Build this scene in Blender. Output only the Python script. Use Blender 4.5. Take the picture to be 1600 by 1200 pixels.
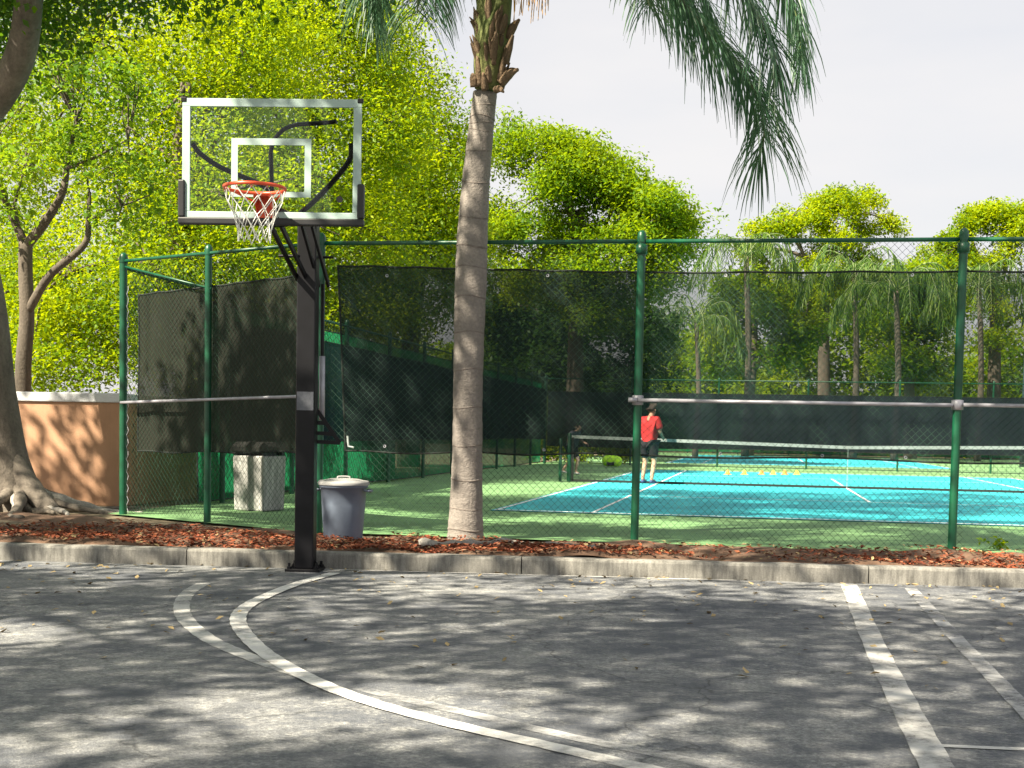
import bpy, bmesh, math, random
import numpy as np
from mathutils import Vector, Matrix

for o in list(bpy.data.objects):
    bpy.data.objects.remove(o, do_unlink=True)
scene = bpy.context.scene
COL = scene.collection

# ------------------------------------------------------------------ camera
F, YAW, PIT, ROL, SHY, CH = 2117.5, -0.1806, -0.0606, 0.0193, 203.16, 1.097
def cam_axes():
    fwd = Vector((math.sin(YAW)*math.cos(PIT), math.cos(YAW)*math.cos(PIT), math.sin(PIT)))
    right = Vector((math.cos(YAW), -math.sin(YAW), 0)); up = right.cross(fwd)
    r = right*math.cos(ROL) + up*math.sin(ROL)
    u = -right*math.sin(ROL) + up*math.cos(ROL)
    return r, u, fwd
CR, CU, CF = cam_axes()
cd = bpy.data.cameras.new('camera'); cam = bpy.data.objects.new('camera', cd); COL.objects.link(cam)
cd.sensor_width = 36; cd.lens = 36*F/1600; cd.shift_y = SHY/1600
cd.clip_start = 0.05; cd.clip_end = 6000
m = Matrix((CR, CU, -CF)).transposed().to_4x4(); m.translation = (0, 0, CH)
cam.matrix_world = m
scene.camera = cam

# ------------------------------------------------------------------ light
SUN_EL = math.radians(46)
SH = Vector((-0.66, -0.75, 0)).normalized()
world = bpy.data.worlds.new('World'); scene.world = world; world.use_nodes = True
wn = world.node_tree; wn.nodes.clear()
wo = wn.nodes.new('ShaderNodeOutputWorld'); bg = wn.nodes.new('ShaderNodeBackground')
sky = wn.nodes.new('ShaderNodeTexSky'); sky.sky_type = 'NISHITA'; sky.sun_disc = False
sky.sun_elevation = SUN_EL; sky.sun_rotation = math.atan2(SH.x, SH.y)
sky.air_density = 1.0; sky.dust_density = 3.0; sky.ozone_density = 1.0
hz = wn.nodes.new('ShaderNodeMix'); hz.data_type = 'RGBA'
ctc = wn.nodes.new('ShaderNodeTexCoord'); cnz = wn.nodes.new('ShaderNodeTexNoise')
cnz.inputs['Scale'].default_value = 2.2; cnz.inputs['Detail'].default_value = 5
cmp_ = wn.nodes.new('ShaderNodeMapping'); cmp_.inputs['Scale'].default_value = (1, 1, 3.5)
crm = wn.nodes.new('ShaderNodeMapRange')
crm.inputs['From Min'].default_value = 0.3; crm.inputs['From Max'].default_value = 0.7
crm.inputs['To Min'].default_value = 0.66; crm.inputs['To Max'].default_value = 0.97
hz.inputs['B'].default_value = (5.5, 5.35, 5.3, 1)
wn.links.new(ctc.outputs['Generated'], cmp_.inputs['Vector']); wn.links.new(cmp_.outputs[0], cnz.inputs['Vector'])
wn.links.new(cnz.outputs['Fac'], crm.inputs['Value']); wn.links.new(crm.outputs[0], hz.inputs['Factor'])
wn.links.new(sky.outputs[0], hz.inputs['A']); wn.links.new(hz.outputs['Result'], bg.inputs['Color'])
bg.inputs['Strength'].default_value = 0.050
wn.links.new(bg.outputs[0], wo.inputs[0])
sd = bpy.data.lights.new('sun', 'SUN'); sd.energy = 5.0; sd.angle = math.radians(0.6); sd.color = (1.0, 0.90, 0.70)
so = bpy.data.objects.new('sun', sd); COL.objects.link(so)
tos = Vector((SH.x*math.cos(SUN_EL), SH.y*math.cos(SUN_EL), math.sin(SUN_EL)))
so.rotation_euler = tos.to_track_quat('Z', 'Y').to_euler(); so.location = (-20, -20, 30)
vs = scene.view_settings
vs.view_transform = 'Standard'; vs.look = 'None'; vs.gamma = 1; vs.exposure = 1.8; vs.use_curve_mapping = False
scene.cycles.transparent_max_bounces = 24
scene.cycles.max_bounces = 5; scene.cycles.diffuse_bounces = 2; scene.cycles.glossy_bounces = 2; scene.cycles.transmission_bounces = 3

# ------------------------------------------------------------------ pixel -> place
def ray(x, y):
    return CR*((x-800)/F) - CU*((y-600-SHY)/F) + CF
def G(x, y, z=0.0):
    d = ray(x, y); t = (z-CH)/d.z
    return Vector((0, 0, CH)) + d*t
def AY(x, y, Y):
    d = ray(x, y); return Vector((0, 0, CH)) + d*(Y/d.y)

# ------------------------------------------------------------------ helpers
def tag(o, label=None, cat=None, group=None, kind=None):
    if label: o['label'] = label
    if cat: o['category'] = cat
    if group: o['group'] = group
    if kind: o['kind'] = kind
    return o
def empty(name, loc=(0, 0, 0), rz=0):
    o = bpy.data.objects.new(name, None); COL.objects.link(o)
    o.location = loc; o.rotation_euler = (0, 0, rz); o.empty_display_size = 0.2
    return o
def link_mesh(name, me, mat, parent=None, smooth=False):
    o = bpy.data.objects.new(name, me); COL.objects.link(o)
    if mat and not me.materials: me.materials.append(mat)
    if parent is not None: o.parent = parent
    if smooth:
        for p in me.polygons: p.use_smooth = True
    return o

class MB:
    def __init__(s): s.v = []; s.f = []
    def add(s, vs, fs):
        n = len(s.v); s.v += [tuple(a) for a in vs]; s.f += [tuple(i+n for i in f) for f in fs]; return s
    def box(s, c, size, M=None):
        c = Vector(c); hx, hy, hzz = size[0]/2, size[1]/2, size[2]/2
        vs = [Vector((sx*hx, sy*hy, sz*hzz)) for sx in (-1, 1) for sy in (-1, 1) for sz in (-1, 1)]
        if M is not None: vs = [M @ a for a in vs]
        vs = [a+c for a in vs]
        return s.add(vs, [(0, 1, 3, 2), (4, 6, 7, 5), (0, 4, 5, 1), (2, 3, 7, 6), (0, 2, 6, 4), (1, 5, 7, 3)])
    def bar(s, a, b, w, h, up=(0, 0, 1)):
        a = Vector(a); b = Vector(b); d = (b-a).normalized(); up = Vector(up)
        if abs(d.dot(up)) > .98: up = Vector((1, 0, 0))
        x = d.cross(up).normalized(); y = x.cross(d).normalized()
        vs = []
        for p in (a, b):
            for (i, j) in ((-1, -1), (1, -1), (1, 1), (-1, 1)): vs.append(p + x*(i*w/2) + y*(j*h/2))
        return s.add(vs, [(3, 2, 1, 0), (4, 5, 6, 7), (0, 1, 5, 4), (1, 2, 6, 5), (2, 3, 7, 6), (3, 0, 4, 7)])
    def tube(s, pts, rad, n=8, cap=True):
        pts = [Vector(p) for p in pts]
        if not hasattr(rad, '__len__'): rad = [rad]*len(pts)
        vs = []; fs = []; x = None
        for i, p in enumerate(pts):
            d = (pts[min(i+1, len(pts)-1)] - pts[max(i-1, 0)])
            d = d.normalized() if d.length > 1e-9 else Vector((0, 0, 1))
            if x is None:
                x = d.cross(Vector((0, 0, 1)) if abs(d.z) < .95 else Vector((1, 0, 0))).normalized()
            else:
                x = (x - d*x.dot(d)).normalized()
            y = d.cross(x)
            for k in range(n):
                a = 2*math.pi*k/n; vs.append(p + (x*math.cos(a) + y*math.sin(a))*rad[i])
        for i in range(len(pts)-1):
            for k in range(n):
                k2 = (k+1) % n
                fs.append((i*n+k, i*n+k2, (i+1)*n+k2, (i+1)*n+k))
        if cap:
            fs.append(tuple(range(n))[::-1]); fs.append(tuple((len(pts)-1)*n+k for k in range(n)))
        return s.add(vs, fs)
    def lathe(s, prof, c=(0, 0, 0), n=32):
        vs = []; fs = []
        for (r, z) in prof:
            for k in range(n):
                a = 2*math.pi*k/n; vs.append((c[0]+r*math.cos(a), c[1]+r*math.sin(a), c[2]+z))
        for i in range(len(prof)-1):
            for k in range(n):
                k2 = (k+1) % n; fs.append((i*n+k, i*n+k2, (i+1)*n+k2, (i+1)*n+k))
        return s.add(vs, fs)
    def build(s, name, mat, parent=None, smooth=False, bevel=0, kind=None):
        me = bpy.data.meshes.new(name); me.from_pydata(s.v, [], s.f); me.update()
        o = link_mesh(name, me, mat, parent, smooth)
        if bevel:
            b = o.modifiers.new('bevel', 'BEVEL'); b.width = bevel; b.segments = 2; b.limit_method = 'ANGLE'
        if kind: o['kind'] = kind
        return o

def spline(pts, n=6):
    pts = [Vector(p) for p in pts]; out = []
    P = [pts[0]*2-pts[1]] + pts + [pts[-1]*2-pts[-2]]
    for i in range(1, len(P)-2):
        for k in range(n):
            t = k/n; a, b, c, d = P[i-1], P[i], P[i+1], P[i+2]
            out.append(0.5*((2*b) + (c-a)*t + (2*a-5*b+4*c-d)*t*t + (3*b-a-3*c+d)*t*t*t))
    out.append(pts[-1]); return out
def lerp_list(vals, n):
    out = []
    for i in range(len(vals)-1):
        for k in range(n): out.append(vals[i] + (vals[i+1]-vals[i])*k/n)
    out.append(vals[-1]); return out

# ------------------------------------------------------------------ materials
class NT:
    def __init__(s, name):
        s.m = bpy.data.materials.new(name); s.m.use_nodes = True; s.t = s.m.node_tree
        s.t.nodes.clear(); s.out = s.t.nodes.new('ShaderNodeOutputMaterial')
    def n(s, typ, **kw):
        nd = s.t.nodes.new(typ)
        for k, v in kw.items():
            if k in nd.inputs: nd.inputs[k].default_value = v
            else: setattr(nd, k, v)
        return nd
    def l(s, a, b): s.t.links.new(a, b)
    def noise(s, scale, detail=4, rough=.6, vec=None, mscale=None):
        nz = s.n('ShaderNodeTexNoise'); nz.inputs['Scale'].default_value = scale
        nz.inputs['Detail'].default_value = detail; nz.inputs['Roughness'].default_value = rough
        if vec is None: vec = s.n('ShaderNodeTexCoord').outputs['Object']
        if mscale:
            mp = s.n('ShaderNodeMapping'); mp.inputs['Scale'].default_value = mscale; s.l(vec, mp.inputs['Vector']); vec = mp.outputs[0]
        s.l(vec, nz.inputs['Vector']); return nz.outputs['Fac']
    def ramp(s, fac, stops):
        r = s.n('ShaderNodeValToRGB'); e = r.color_ramp.elements
        while len(e) < len(stops): e.new(0.5)
        for i, (p, c) in enumerate(stops):
            e[i].position = p; e[i].color = (*c, 1) if len(c) == 3 else c
        s.l(fac, r.inputs['Fac']); return r.outputs['Color']
    def mix(s, fac, a, b, mode='MIX'):
        x = s.n('ShaderNodeMix', data_type='RGBA', blend_type=mode)
        for key, val in (('Factor', fac), ('A', a), ('B', b)):
            if isinstance(val, (float, int)): x.inputs[key].default_value = val
            elif isinstance(val, tuple): x.inputs[key].default_value = (*val[:3], 1)
            else: s.l(val, x.inputs[key])
        return x.outputs['Result']
    def maprange(s, v, a, b, c, d):
        r = s.n('ShaderNodeMapRange'); s.l(v, r.inputs['Value'])
        for k, val in zip(('From Min', 'From Max', 'To Min', 'To Max'), (a, b, c, d)): r.inputs[k].default_value = val
        return r.outputs[0]
    def principled(s, col, rough=.7, metal=0, bump=None, bstr=.3, bdist=.01, **kw):
        p = s.n('ShaderNodeBsdfPrincipled')
        if isinstance(col, tuple): p.inputs['Base Color'].default_value = (*col[:3], 1)
        else: s.l(col, p.inputs['Base Color'])
        if isinstance(rough, (float, int)): p.inputs['Roughness'].default_value = rough
        else: s.l(rough, p.inputs['Roughness'])
        p.inputs['Metallic'].default_value = metal
        for k, v in kw.items(): p.inputs[k].default_value = v
        if bump is not None:
            b = s.n('ShaderNodeBump'); b.inputs['Strength'].default_value = bstr; b.inputs['Distance'].default_value = bdist
            s.l(bump, b.inputs['Height']); s.l(b.outputs[0], p.inputs['Normal'])
        s.l(p.outputs[0], s.out.inputs[0]); return p

def simple(name, col, rough=.6, metal=0, var=.25, scale=6, bump=0, spec=.5):
    t = NT(name); nz = t.noise(scale, 5)
    a = tuple(c*(1-var) for c in col); b = tuple(min(1, c*(1+var)) for c in col)
    c = t.ramp(nz, [(.3, a), (.7, b)])
    p = t.principled(c, rough, metal, bump=t.noise(scale*12, 3) if bump else None, bstr=bump)
    p.inputs['Specular IOR Level'].default_value = spec
    return t.m

def mat_asphalt():
    t = NT('asphalt')
    big = t.noise(.55, 6, .65); mid = t.noise(3.2, 6, .75); fine = t.noise(90, 3, .7)
    sp = t.n('ShaderNodeTexVoronoi'); sp.inputs['Scale'].default_value = 120
    tc = t.n('ShaderNodeTexCoord'); t.l(tc.outputs['Object'], sp.inputs['Vector'])
    base = t.ramp(mid, [(.3, (.072, .080, .102)), (.5, (.122, .130, .152)), (.72, (.25, .252, .255))])  # blue of the tree shade is mixed into these base tones
    base = t.mix(t.ramp(big, [(.38, (0, 0, 0)), (.68, (.75, .75, .75))]), base, (.29, .29, .29))
    base = t.mix(.5, base, t.ramp(fine, [(.3, (.35, .35, .35)), (.7, (1.45, 1.45, 1.4))]), 'MULTIPLY')
    worn = t.noise(9, 9, .85); sp2 = t.noise(42, 6, .8)
    base = t.mix(t.ramp(worn, [(.50, (0, 0, 0)), (.66, (.8, .8, .8))]), base, (.42, .415, .40))
    base = t.mix(.75, base, t.ramp(sp2, [(.32, (.3, .3, .31)), (.5, (.95, .95, .95)), (.68, (1.75, 1.72, 1.65))]), 'MULTIPLY')
    base = t.mix(t.ramp(t.noise(1.3, 7, .75), [(.40, (.75, .75, .75)), (.56, (0, 0, 0))]), base, (.058, .066, .086))  # coarse blue-black patches, shade put into the asphalt colour
    vc = t.n('ShaderNodeTexVoronoi', feature='DISTANCE_TO_EDGE'); vc.inputs['Scale'].default_value = .42
    wob = t.n('ShaderNodeTexNoise'); wob.inputs['Scale'].default_value = 1.6; wob.inputs['Detail'].default_value = 6; t.l(tc.outputs['Object'], wob.inputs['Vector'])
    vm = t.n('ShaderNodeVectorMath', operation='MULTIPLY_ADD'); t.l(wob.outputs['Color'], vm.inputs[0]); vm.inputs[1].default_value = (.9, .9, .9); t.l(tc.outputs['Object'], vm.inputs[2]); t.l(vm.outputs[0], vc.inputs['Vector'])
    base = t.mix(t.maprange(vc.outputs['Distance'], .0, .006, .7, 0), base, (.03, .032, .036))
    t.principled(base, .88, bump=t.mix(.6, sp.outputs['Distance'], fine), bstr=.55, bdist=.012)
    return t.m
def mat_paint(name, col, cover):
    t = NT(name); nz = t.noise(16, 8, .8); nz2 = t.noise(2.2, 4, .6)
    f = t.mix(.55, nz, nz2)
    al = t.maprange(f, cover-.09, cover+.09, 1, 0.06)
    p = t.n('ShaderNodeBsdfPrincipled')
    t.l(t.ramp(nz, [(.3, tuple(c*.75 for c in col)), (.7, col)]), p.inputs['Base Color']); p.inputs['Roughness'].default_value = .75
    tr = t.n('ShaderNodeBsdfTransparent'); mx = t.n('ShaderNodeMixShader')
    t.l(al, mx.inputs[0]); t.l(tr.outputs[0], mx.inputs[1]); t.l(p.outputs[0], mx.inputs[2]); t.l(mx.outputs[0], t.out.inputs[0])
    return t.m
def mat_concrete(name='concrete', col=(.265, .255, .235)):
    t = NT(name); big = t.noise(1.6, 6, .7); st = t.noise(5, 6, .7, mscale=(3, 3, .5)); fine = t.noise(80, 3)
    c = t.ramp(big, [(.25, tuple(x*.55 for x in col)), (.5, tuple(x*.9 for x in col)), (.8, tuple(x*1.25 for x in col))])
    c = t.mix(t.ramp(st, [(.42, (0, 0, 0)), (.66, (.85, .85, .85))]), c, tuple(x*.34 for x in col))
    c = t.mix(.35, c, t.ramp(fine, [(.3, (.5, .5, .5)), (.7, (1.3, 1.3, 1.3))]), 'MULTIPLY')
    t.principled(c, .9, bump=t.noise(60, 4), bstr=.4, bdist=.006); return t.m
def mat_leaf(name, dark, pale_tone, trans, tmix=.42, scale=.7, gloss=.25):  # ramp runs between the leaf's own darker and paler tones
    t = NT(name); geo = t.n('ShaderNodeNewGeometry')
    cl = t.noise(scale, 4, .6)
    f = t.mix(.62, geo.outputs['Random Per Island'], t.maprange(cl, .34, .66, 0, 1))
    midc = tuple(a*.62+b*.38 for a, b in zip(dark, pale_tone))
    c = t.ramp(f, [(.12, dark), (.5, (midc[0]*.85, midc[1]*1.1, midc[2])), (.9, pale_tone)])
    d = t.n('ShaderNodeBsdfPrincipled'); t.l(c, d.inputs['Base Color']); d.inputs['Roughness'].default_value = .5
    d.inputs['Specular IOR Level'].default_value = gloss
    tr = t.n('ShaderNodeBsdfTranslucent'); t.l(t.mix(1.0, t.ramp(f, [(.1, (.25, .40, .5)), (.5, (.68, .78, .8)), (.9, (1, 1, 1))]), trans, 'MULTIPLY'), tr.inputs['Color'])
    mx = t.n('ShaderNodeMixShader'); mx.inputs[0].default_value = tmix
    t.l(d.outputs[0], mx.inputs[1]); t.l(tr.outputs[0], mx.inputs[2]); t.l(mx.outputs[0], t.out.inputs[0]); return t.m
def mat_bark(name, dark, pale_tone, scale=4, ring=False):  # darker and paler tones of the bark itself, spread by noise
    t = NT(name)
    n1 = t.noise(scale, 8, .75, mscale=(1, 1, .25) if not ring else (1, 1, 2.2)); n2 = t.noise(scale*9, 4)
    c = t.ramp(n1, [(.28, dark), (.7, pale_tone)])
    c = t.mix(.4, c, t.ramp(n2, [(.3, (.5, .5, .5)), (.7, (1.35, 1.3, 1.25))]), 'MULTIPLY')
    h = t.mix(.5, n1, n2); t.principled(c, .92, bump=h, bstr=.8, bdist=.03); return t.m
def mat_screen(name, see, col=(.012, .016, .017), tint=(1, 1, 1)):
    t = NT(name)
    vn = t.noise(1.4, 5, .7, mscale=(2.5, 2.5, .35)); f = t.maprange(vn, .3, .7, see*.78, see*1.2)
    df = t.n('ShaderNodeBsdfDiffuse'); t.l(t.ramp(vn, [(.3, col), (.75, tuple(c*1.9 for c in col))]), df.inputs['Color'])
    tl = t.n('ShaderNodeBsdfTranslucent'); tl.inputs['Color'].default_value = (*[c*1.6 for c in col], 1)
    a = t.n('ShaderNodeAddShader'); t.l(df.outputs[0], a.inputs[0]); t.l(tl.outputs[0], a.inputs[1])
    tr = t.n('ShaderNodeBsdfTransparent'); tr.inputs['Color'].default_value = (*tint, 1)
    mx = t.n('ShaderNodeMixShader'); t.l(f, mx.inputs[0]); t.l(a.outputs[0], mx.inputs[1]); t.l(tr.outputs[0], mx.inputs[2])
    t.l(mx.outputs[0], t.out.inputs[0]); return t.m

M = {}
M['asphalt'] = mat_asphalt()
M['paint_new'] = mat_paint('white_paint', (.72, .71, .70), .575)
M['paint_old'] = mat_paint('worn_white_paint', (.58, .575, .57), .535)
M['paint_faint'] = mat_paint('faded_white_paint', (.50, .50, .51), .50)
M['concrete'] = mat_concrete()
M['mulch'] = simple('mulch_soil', (.12, .07, .045), .95, 0, .5, 5, .8)
def mat_chip():
    t = NT('bark_chips'); geo = t.n('ShaderNodeNewGeometry')
    f = t.mix(.35, geo.outputs['Random Per Island'], t.noise(1.3, 4))
    t.principled(t.ramp(f, [(.1, (.035, .018, .012)), (.35, (.15, .036, .015)), (.68, (.26, .064, .022)), (.85, (.22, .12, .07)), (.95, (.33, .26, .19))]), .92); return t.m
M['chip'] = mat_chip()
M['dryleaf'] = simple('dry_leaf', (.32, .24, .12), .8, 0, .5, 3)
M['lawn'] = simple('lawn', (.055, .085, .02), .95, 0, .5, 3, .6)
M['soil'] = simple('soil', (.14, .11, .07), .95, 0, .4, 2, .6)
M['court_green'] = simple('green_court_acrylic', (.125, .25, .10), .85, 0, .3, 1.1, .3)
M['court_blue'] = simple('blue_court_acrylic', (.014, .36, .42), .8, 0, .18, .9, .25)
M['court_line'] = simple('court_line_paint', (.72, .74, .74), .8, 0, .1, 5)
M['fence_green'] = simple('green_vinyl_paint', (.003, .065, .03), .4, 0, .3, 7)
M['wire'] = simple('green_wire', (.008, .04, .024), .7, 0, .2, 7)
M['galv'] = simple('galvanised_steel', (.36, .36, .41), .45, .3, .2, 9)
M['screen_left'] = mat_screen('dark_wind_screen', .17, (.007, .010, .010))
M['screen_right'] = mat_screen('thin_dark_wind_screen', .48, (.008, .012, .012))
M['screen_panel'] = mat_screen('dense_wind_screen', .05, (.015, .0155, .013))
M['screen_far'] = mat_screen('far_black_screen', .05, (.010, .013, .018))
M['screen_green'] = mat_screen('green_privacy_fabric', .22, (.006, .085, .036))
M['hem'] = simple('screen_hem', (.008, .012, .011), .8)
M['black'] = simple('black_powder_coat', (.005, .005, .007), .45, .0, .3, 8, 0, .25)
M['pad'] = simple('black_vinyl_pad', (.014, .014, .017), .45, 0, .2, 8)
M['board_white'] = simple('white_board_print', (.33, .43, .41), .5, 0, .06, 8)
M['rim'] = simple('red_rim_enamel', (.72, .085, .03), .35, 0, .15, 10)
M['net'] = simple('white_net_cord', (.68, .68, .64), .8, 0, .1, 12)
M['sticker'] = simple('grey_sticker', (.10, .105, .125), .5, 0, .25, 30)
M['can'] = simple('blue_grey_plastic', (.13, .16, .22), .55, 0, .15, 4)
M['canlid'] = simple('pale_grey_plastic', (.30, .30, .30), .6, 0, .15, 4)
M['bin'] = mat_concrete('pebble_concrete', (.42, .42, .41))
def mat_wall():
    t = NT('peach_stucco'); c = t.ramp(t.noise(2.2, 6), [(.3, (.40, .225, .135)), (.7, (.48, .275, .17))])
    c = t.mix(t.ramp(t.noise(2.5, 7, .7, mscale=(4, 4, .35)), [(.52, (0, 0, 0)), (.78, (.55, .55, .55))]), c, (.30, .19, .13))
    t.principled(c, .92, bump=t.noise(70, 4), bstr=.5, bdist=.008); return t.m
M['wall'] = mat_wall()
M['coping'] = simple('white_coping', (.62, .63, .66), .85, 0, .12, 3, .3)
M['bark'] = mat_bark('ficus_bark', (.06, .05, .042), (.22, .19, .16), 3)
M['bark_dark'] = mat_bark('dark_bark', (.05, .04, .03), (.15, .125, .10), 3)
M['root'] = mat_bark('pale_root', (.18, .165, .15), (.42, .40, .37), 5)
M['palm_trunk'] = mat_bark('palm_bark', (.18, .16, .148), (.25, .226, .21), 4, True)
M['palm_boot'] = mat_bark('palm_boot', (.05, .035, .02), (.24, .16, .10), 6)
M['palm_sheath'] = mat_bark('palm_sheath', (.05, .085, .02), (.17, .17, .06), 5)
M['palm_ring'] = simple('palm_ring_scar', (.18, .155, .14), .95, 0, .4, 9, .5)
M['rachis'] = simple('palm_rachis', (.12, .16, .06), .6)
M['flower'] = simple('orange_flower_stalk', (.55, .30, .06), .7, 0, .3, 10)
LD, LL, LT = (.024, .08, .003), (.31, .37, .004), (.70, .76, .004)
M['leaf_bright'] = mat_leaf('yellow_green_leaf', LD, LL, LT, scale=.38)  # yellow-green leaves, tone varied per leaf and per clump
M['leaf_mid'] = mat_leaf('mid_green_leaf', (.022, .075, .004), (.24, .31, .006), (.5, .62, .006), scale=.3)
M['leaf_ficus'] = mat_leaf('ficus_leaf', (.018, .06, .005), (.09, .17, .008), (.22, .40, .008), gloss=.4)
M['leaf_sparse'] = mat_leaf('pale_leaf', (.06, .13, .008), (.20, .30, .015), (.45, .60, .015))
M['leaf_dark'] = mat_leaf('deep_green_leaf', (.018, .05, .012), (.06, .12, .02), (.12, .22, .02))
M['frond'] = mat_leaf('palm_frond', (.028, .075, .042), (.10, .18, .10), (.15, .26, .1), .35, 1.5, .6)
M['frond_far'] = mat_leaf('far_palm_frond', (.04, .08, .015), (.13, .18, .03), (.2, .3, .03), .35)
M['skin'] = simple('skin', (.42, .25, .17), .6, 0, .08, 6)
M['skin2'] = simple('fair_skin', (.50, .33, .25), .6, 0, .08, 6)
M['red'] = simple('red_shirt', (.55, .03, .035), .8, 0, .15, 9)
M['dark_cloth'] = simple('dark_cloth', (.018, .019, .026), .85, 0, .2, 9)
M['navy'] = simple('navy_shoe', (.03, .05, .14), .6, 0, .2, 9)
M['grey_shirt'] = simple('charcoal_shirt', (.11, .12, .15), .85, 0, .2, 9)
M['hair'] = simple('dark_hair', (.02, .014, .010), .7, 0, .3, 20)
M['neon'] = simple('neon_green_fabric', (.45, .80, .03), .7, 0, .1, 9)
M['tape'] = simple('white_net_tape', (.40, .45, .44), .8, 0, .1, 9)
M['netcord'] = simple('black_net_cord', (.012, .014, .014), .8)
M['orange'] = simple('orange_cone_plastic', (.75, .24, .05), .5)
M['yellow'] = simple('yellow_cone_plastic', (.78, .62, .06), .5)
M['pole_grey'] = simple('dark_blue_grey_paint', (.06, .08, .12), .5)
def mat_glass():
    t = NT('clear_backboard_glass')
    tr = t.n('ShaderNodeBsdfTransparent'); tr.inputs['Color'].default_value = (.93, .97, .95, 1)
    gl = t.n('ShaderNodeBsdfGlossy'); gl.inputs['Roughness'].default_value = .03
    fr = t.n('ShaderNodeFresnel'); fr.inputs['IOR'].default_value = 1.35
    mx = t.n('ShaderNodeMixShader'); t.l(fr.outputs[0], mx.inputs[0]); t.l(tr.outputs[0], mx.inputs[1]); t.l(gl.outputs[0], mx.inputs[2])
    t.l(mx.outputs[0], t.out.inputs[0]); return t.m
M['glass'] = mat_glass()

# ------------------------------------------------------------------ ground
def sheet(name, quad, z, mat, sub=1, kind='structure', parent=None):
    a, b, c, d = [Vector((p[0], p[1], z)) for p in quad]
    vs = []; fs = []
    for i in range(sub+1):
        for j in range(sub+1):
            u, v = i/sub, j/sub
            vs.append((a*(1-u)+b*u)*(1-v) + (d*(1-u)+c*u)*v)
    for i in range(sub):
        for j in range(sub):
            fs.append((i*(sub+1)+j, (i+1)*(sub+1)+j, (i+1)*(sub+1)+j+1, i*(sub+1)+j+1))
    o = MB().add(vs, fs).build(name, mat, parent)
    if kind and parent is None: o['kind'] = kind
    return o
ZL = -0.15
K0 = Vector((-6.74, 11.16, 0)); K1 = Vector((2.25, 12.13, 0)); KD = (K1-K0).normalized(); KN = Vector((-KD.y, KD.x, 0))
def kerb(s, n, z=0): return K0 + KD*s + KN*n + Vector((0, 0, z))     # s along the kerb from K0, n behind its face

sheet('ground', [(-1500, -1500), (1500, -1500), (1500, 3000), (-1500, 3000)], -0.19, M['lawn'])
tag(bpy.data.objects['ground'], 'wide flat ground under the whole place')
kl, kr = kerb(-34, .05), kerb(40, .05)
sheet('parking_lot', [(kl.x, -40), (kr.x, -40), (kr.x, kr.y), (kl.x, kl.y)], ZL, M['asphalt'])
tag(bpy.data.objects['parking_lot'], 'weathered grey asphalt lot with court lines')
kl, kr = kerb(-34, .12), kerb(40, .12)
sheet('lawn', [(kl.x, kl.y), (kr.x, kr.y), (kr.x, 400), (kl.x-60, 400)], -0.03, M['soil'])
tag(bpy.data.objects['lawn'], 'bare soil and thin grass behind the kerb')

# kerb, one stone after another
kb = tag(empty('kerb', kerb(0, 0)), 'stained concrete kerb along the back of the lot', kind='structure')
def kerb_stone(L):
    prof = [(0, -.20), (0, -.025), (.008, -.008), (.025, 0), (.145, 0), (.16, -.012), (.16, -.20)]
    vs = []; fs = []; n = len(prof)
    segs = 8
    for i in range(segs+1):
        x = L*i/segs
        for (y, z) in prof: vs.append((x, y + .004*math.sin(i*1.7), z + .003*math.sin(i*2.3)))
    for i in range(segs):
        for k in range(n-1): fs.append((i*n+k, (i+1)*n+k, (i+1)*n+k+1, i*n+k+1))
    fs.append(tuple(range(n))); fs.append(tuple(segs*n+k for k in range(n))[::-1])
    me = bpy.data.meshes.new('kerb_stone'); me.from_pydata(vs, [], fs); me.update(); me.materials.append(M['concrete']); return me
jp = G(818, 880, -.08); js = (jp-K0).dot(KD)
kme = kerb_stone(2.99)
for i in range(-4, 5):
    p = KD*(js + i*3.0 + .005) - Vector((0, 0, 0))
    o = link_mesh('kerb_stone', kme, None, kb); o.location = (p.x, p.y, 0.002*math.sin(i*3.1)); o.rotation_euler = (0, 0, math.atan2(KD.y, KD.x))

# mulch bed: a lumpy strip between kerb and fence
def bed_h(s, n):
    return .012 + .030*math.sin(s*1.9+1)*math.sin(n*3.1+s*.7) + .016*math.sin(s*7.3+n*5) - .02*max(0, min(n-1.5, 1.5))
vs = []; fs = []; NS, NN = 150, 26
for i in range(NS+1):
    s = -7 + 18*i/NS
    nmax = 1.62 + .25*math.sin(s*1.3) if s > 2.6 else min(4.0, 2.1 + (2.6-s)*.55)
    for j in range(NN+1):
        n = .162 + nmax*j/NN; p = kerb(s, n)
        vs.append((p.x, p.y, bed_h(s, n) - (.035 if j in (0, NN) else 0)))
for i in range(NS):
    for j in range(NN):
        a = i*(NN+1)+j; fs.append((a, a+NN+1, a+NN+2, a+1))
mb = MB().add(vs, fs).build('mulch_bed', M['mulch'], smooth=True); tag(mb, 'dark soil of the planting strip behind the kerb', kind='structure')
rng = np.random.default_rng(5)
def scatter_chips(name, mat, N, fn, lmin, lmax, w, label, cat):
    vs = []; fs = []
    for i in range(N):
        p = fn(); L = rng.uniform(lmin, lmax); ww = L*rng.uniform(*w); a = rng.uniform(0, 6.28); tl = rng.uniform(-.5, .5)
        d = Vector((math.cos(a)*math.cos(tl), math.sin(a)*math.cos(tl), math.sin(tl)))*L*.5
        e = Vector((-math.sin(a), math.cos(a), rng.uniform(-.3, .3)))*ww*.5
        k = len(vs); up = Vector((0, 0, L*.12))
        vs += [p-d-e*.6, p+e, p+d+e*.5, p-e+up]; fs.append((k, k+3, k+2, k+1))
    o = MB().add(vs, fs).build(name, mat); return tag(o, label, cat, kind='stuff')
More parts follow.
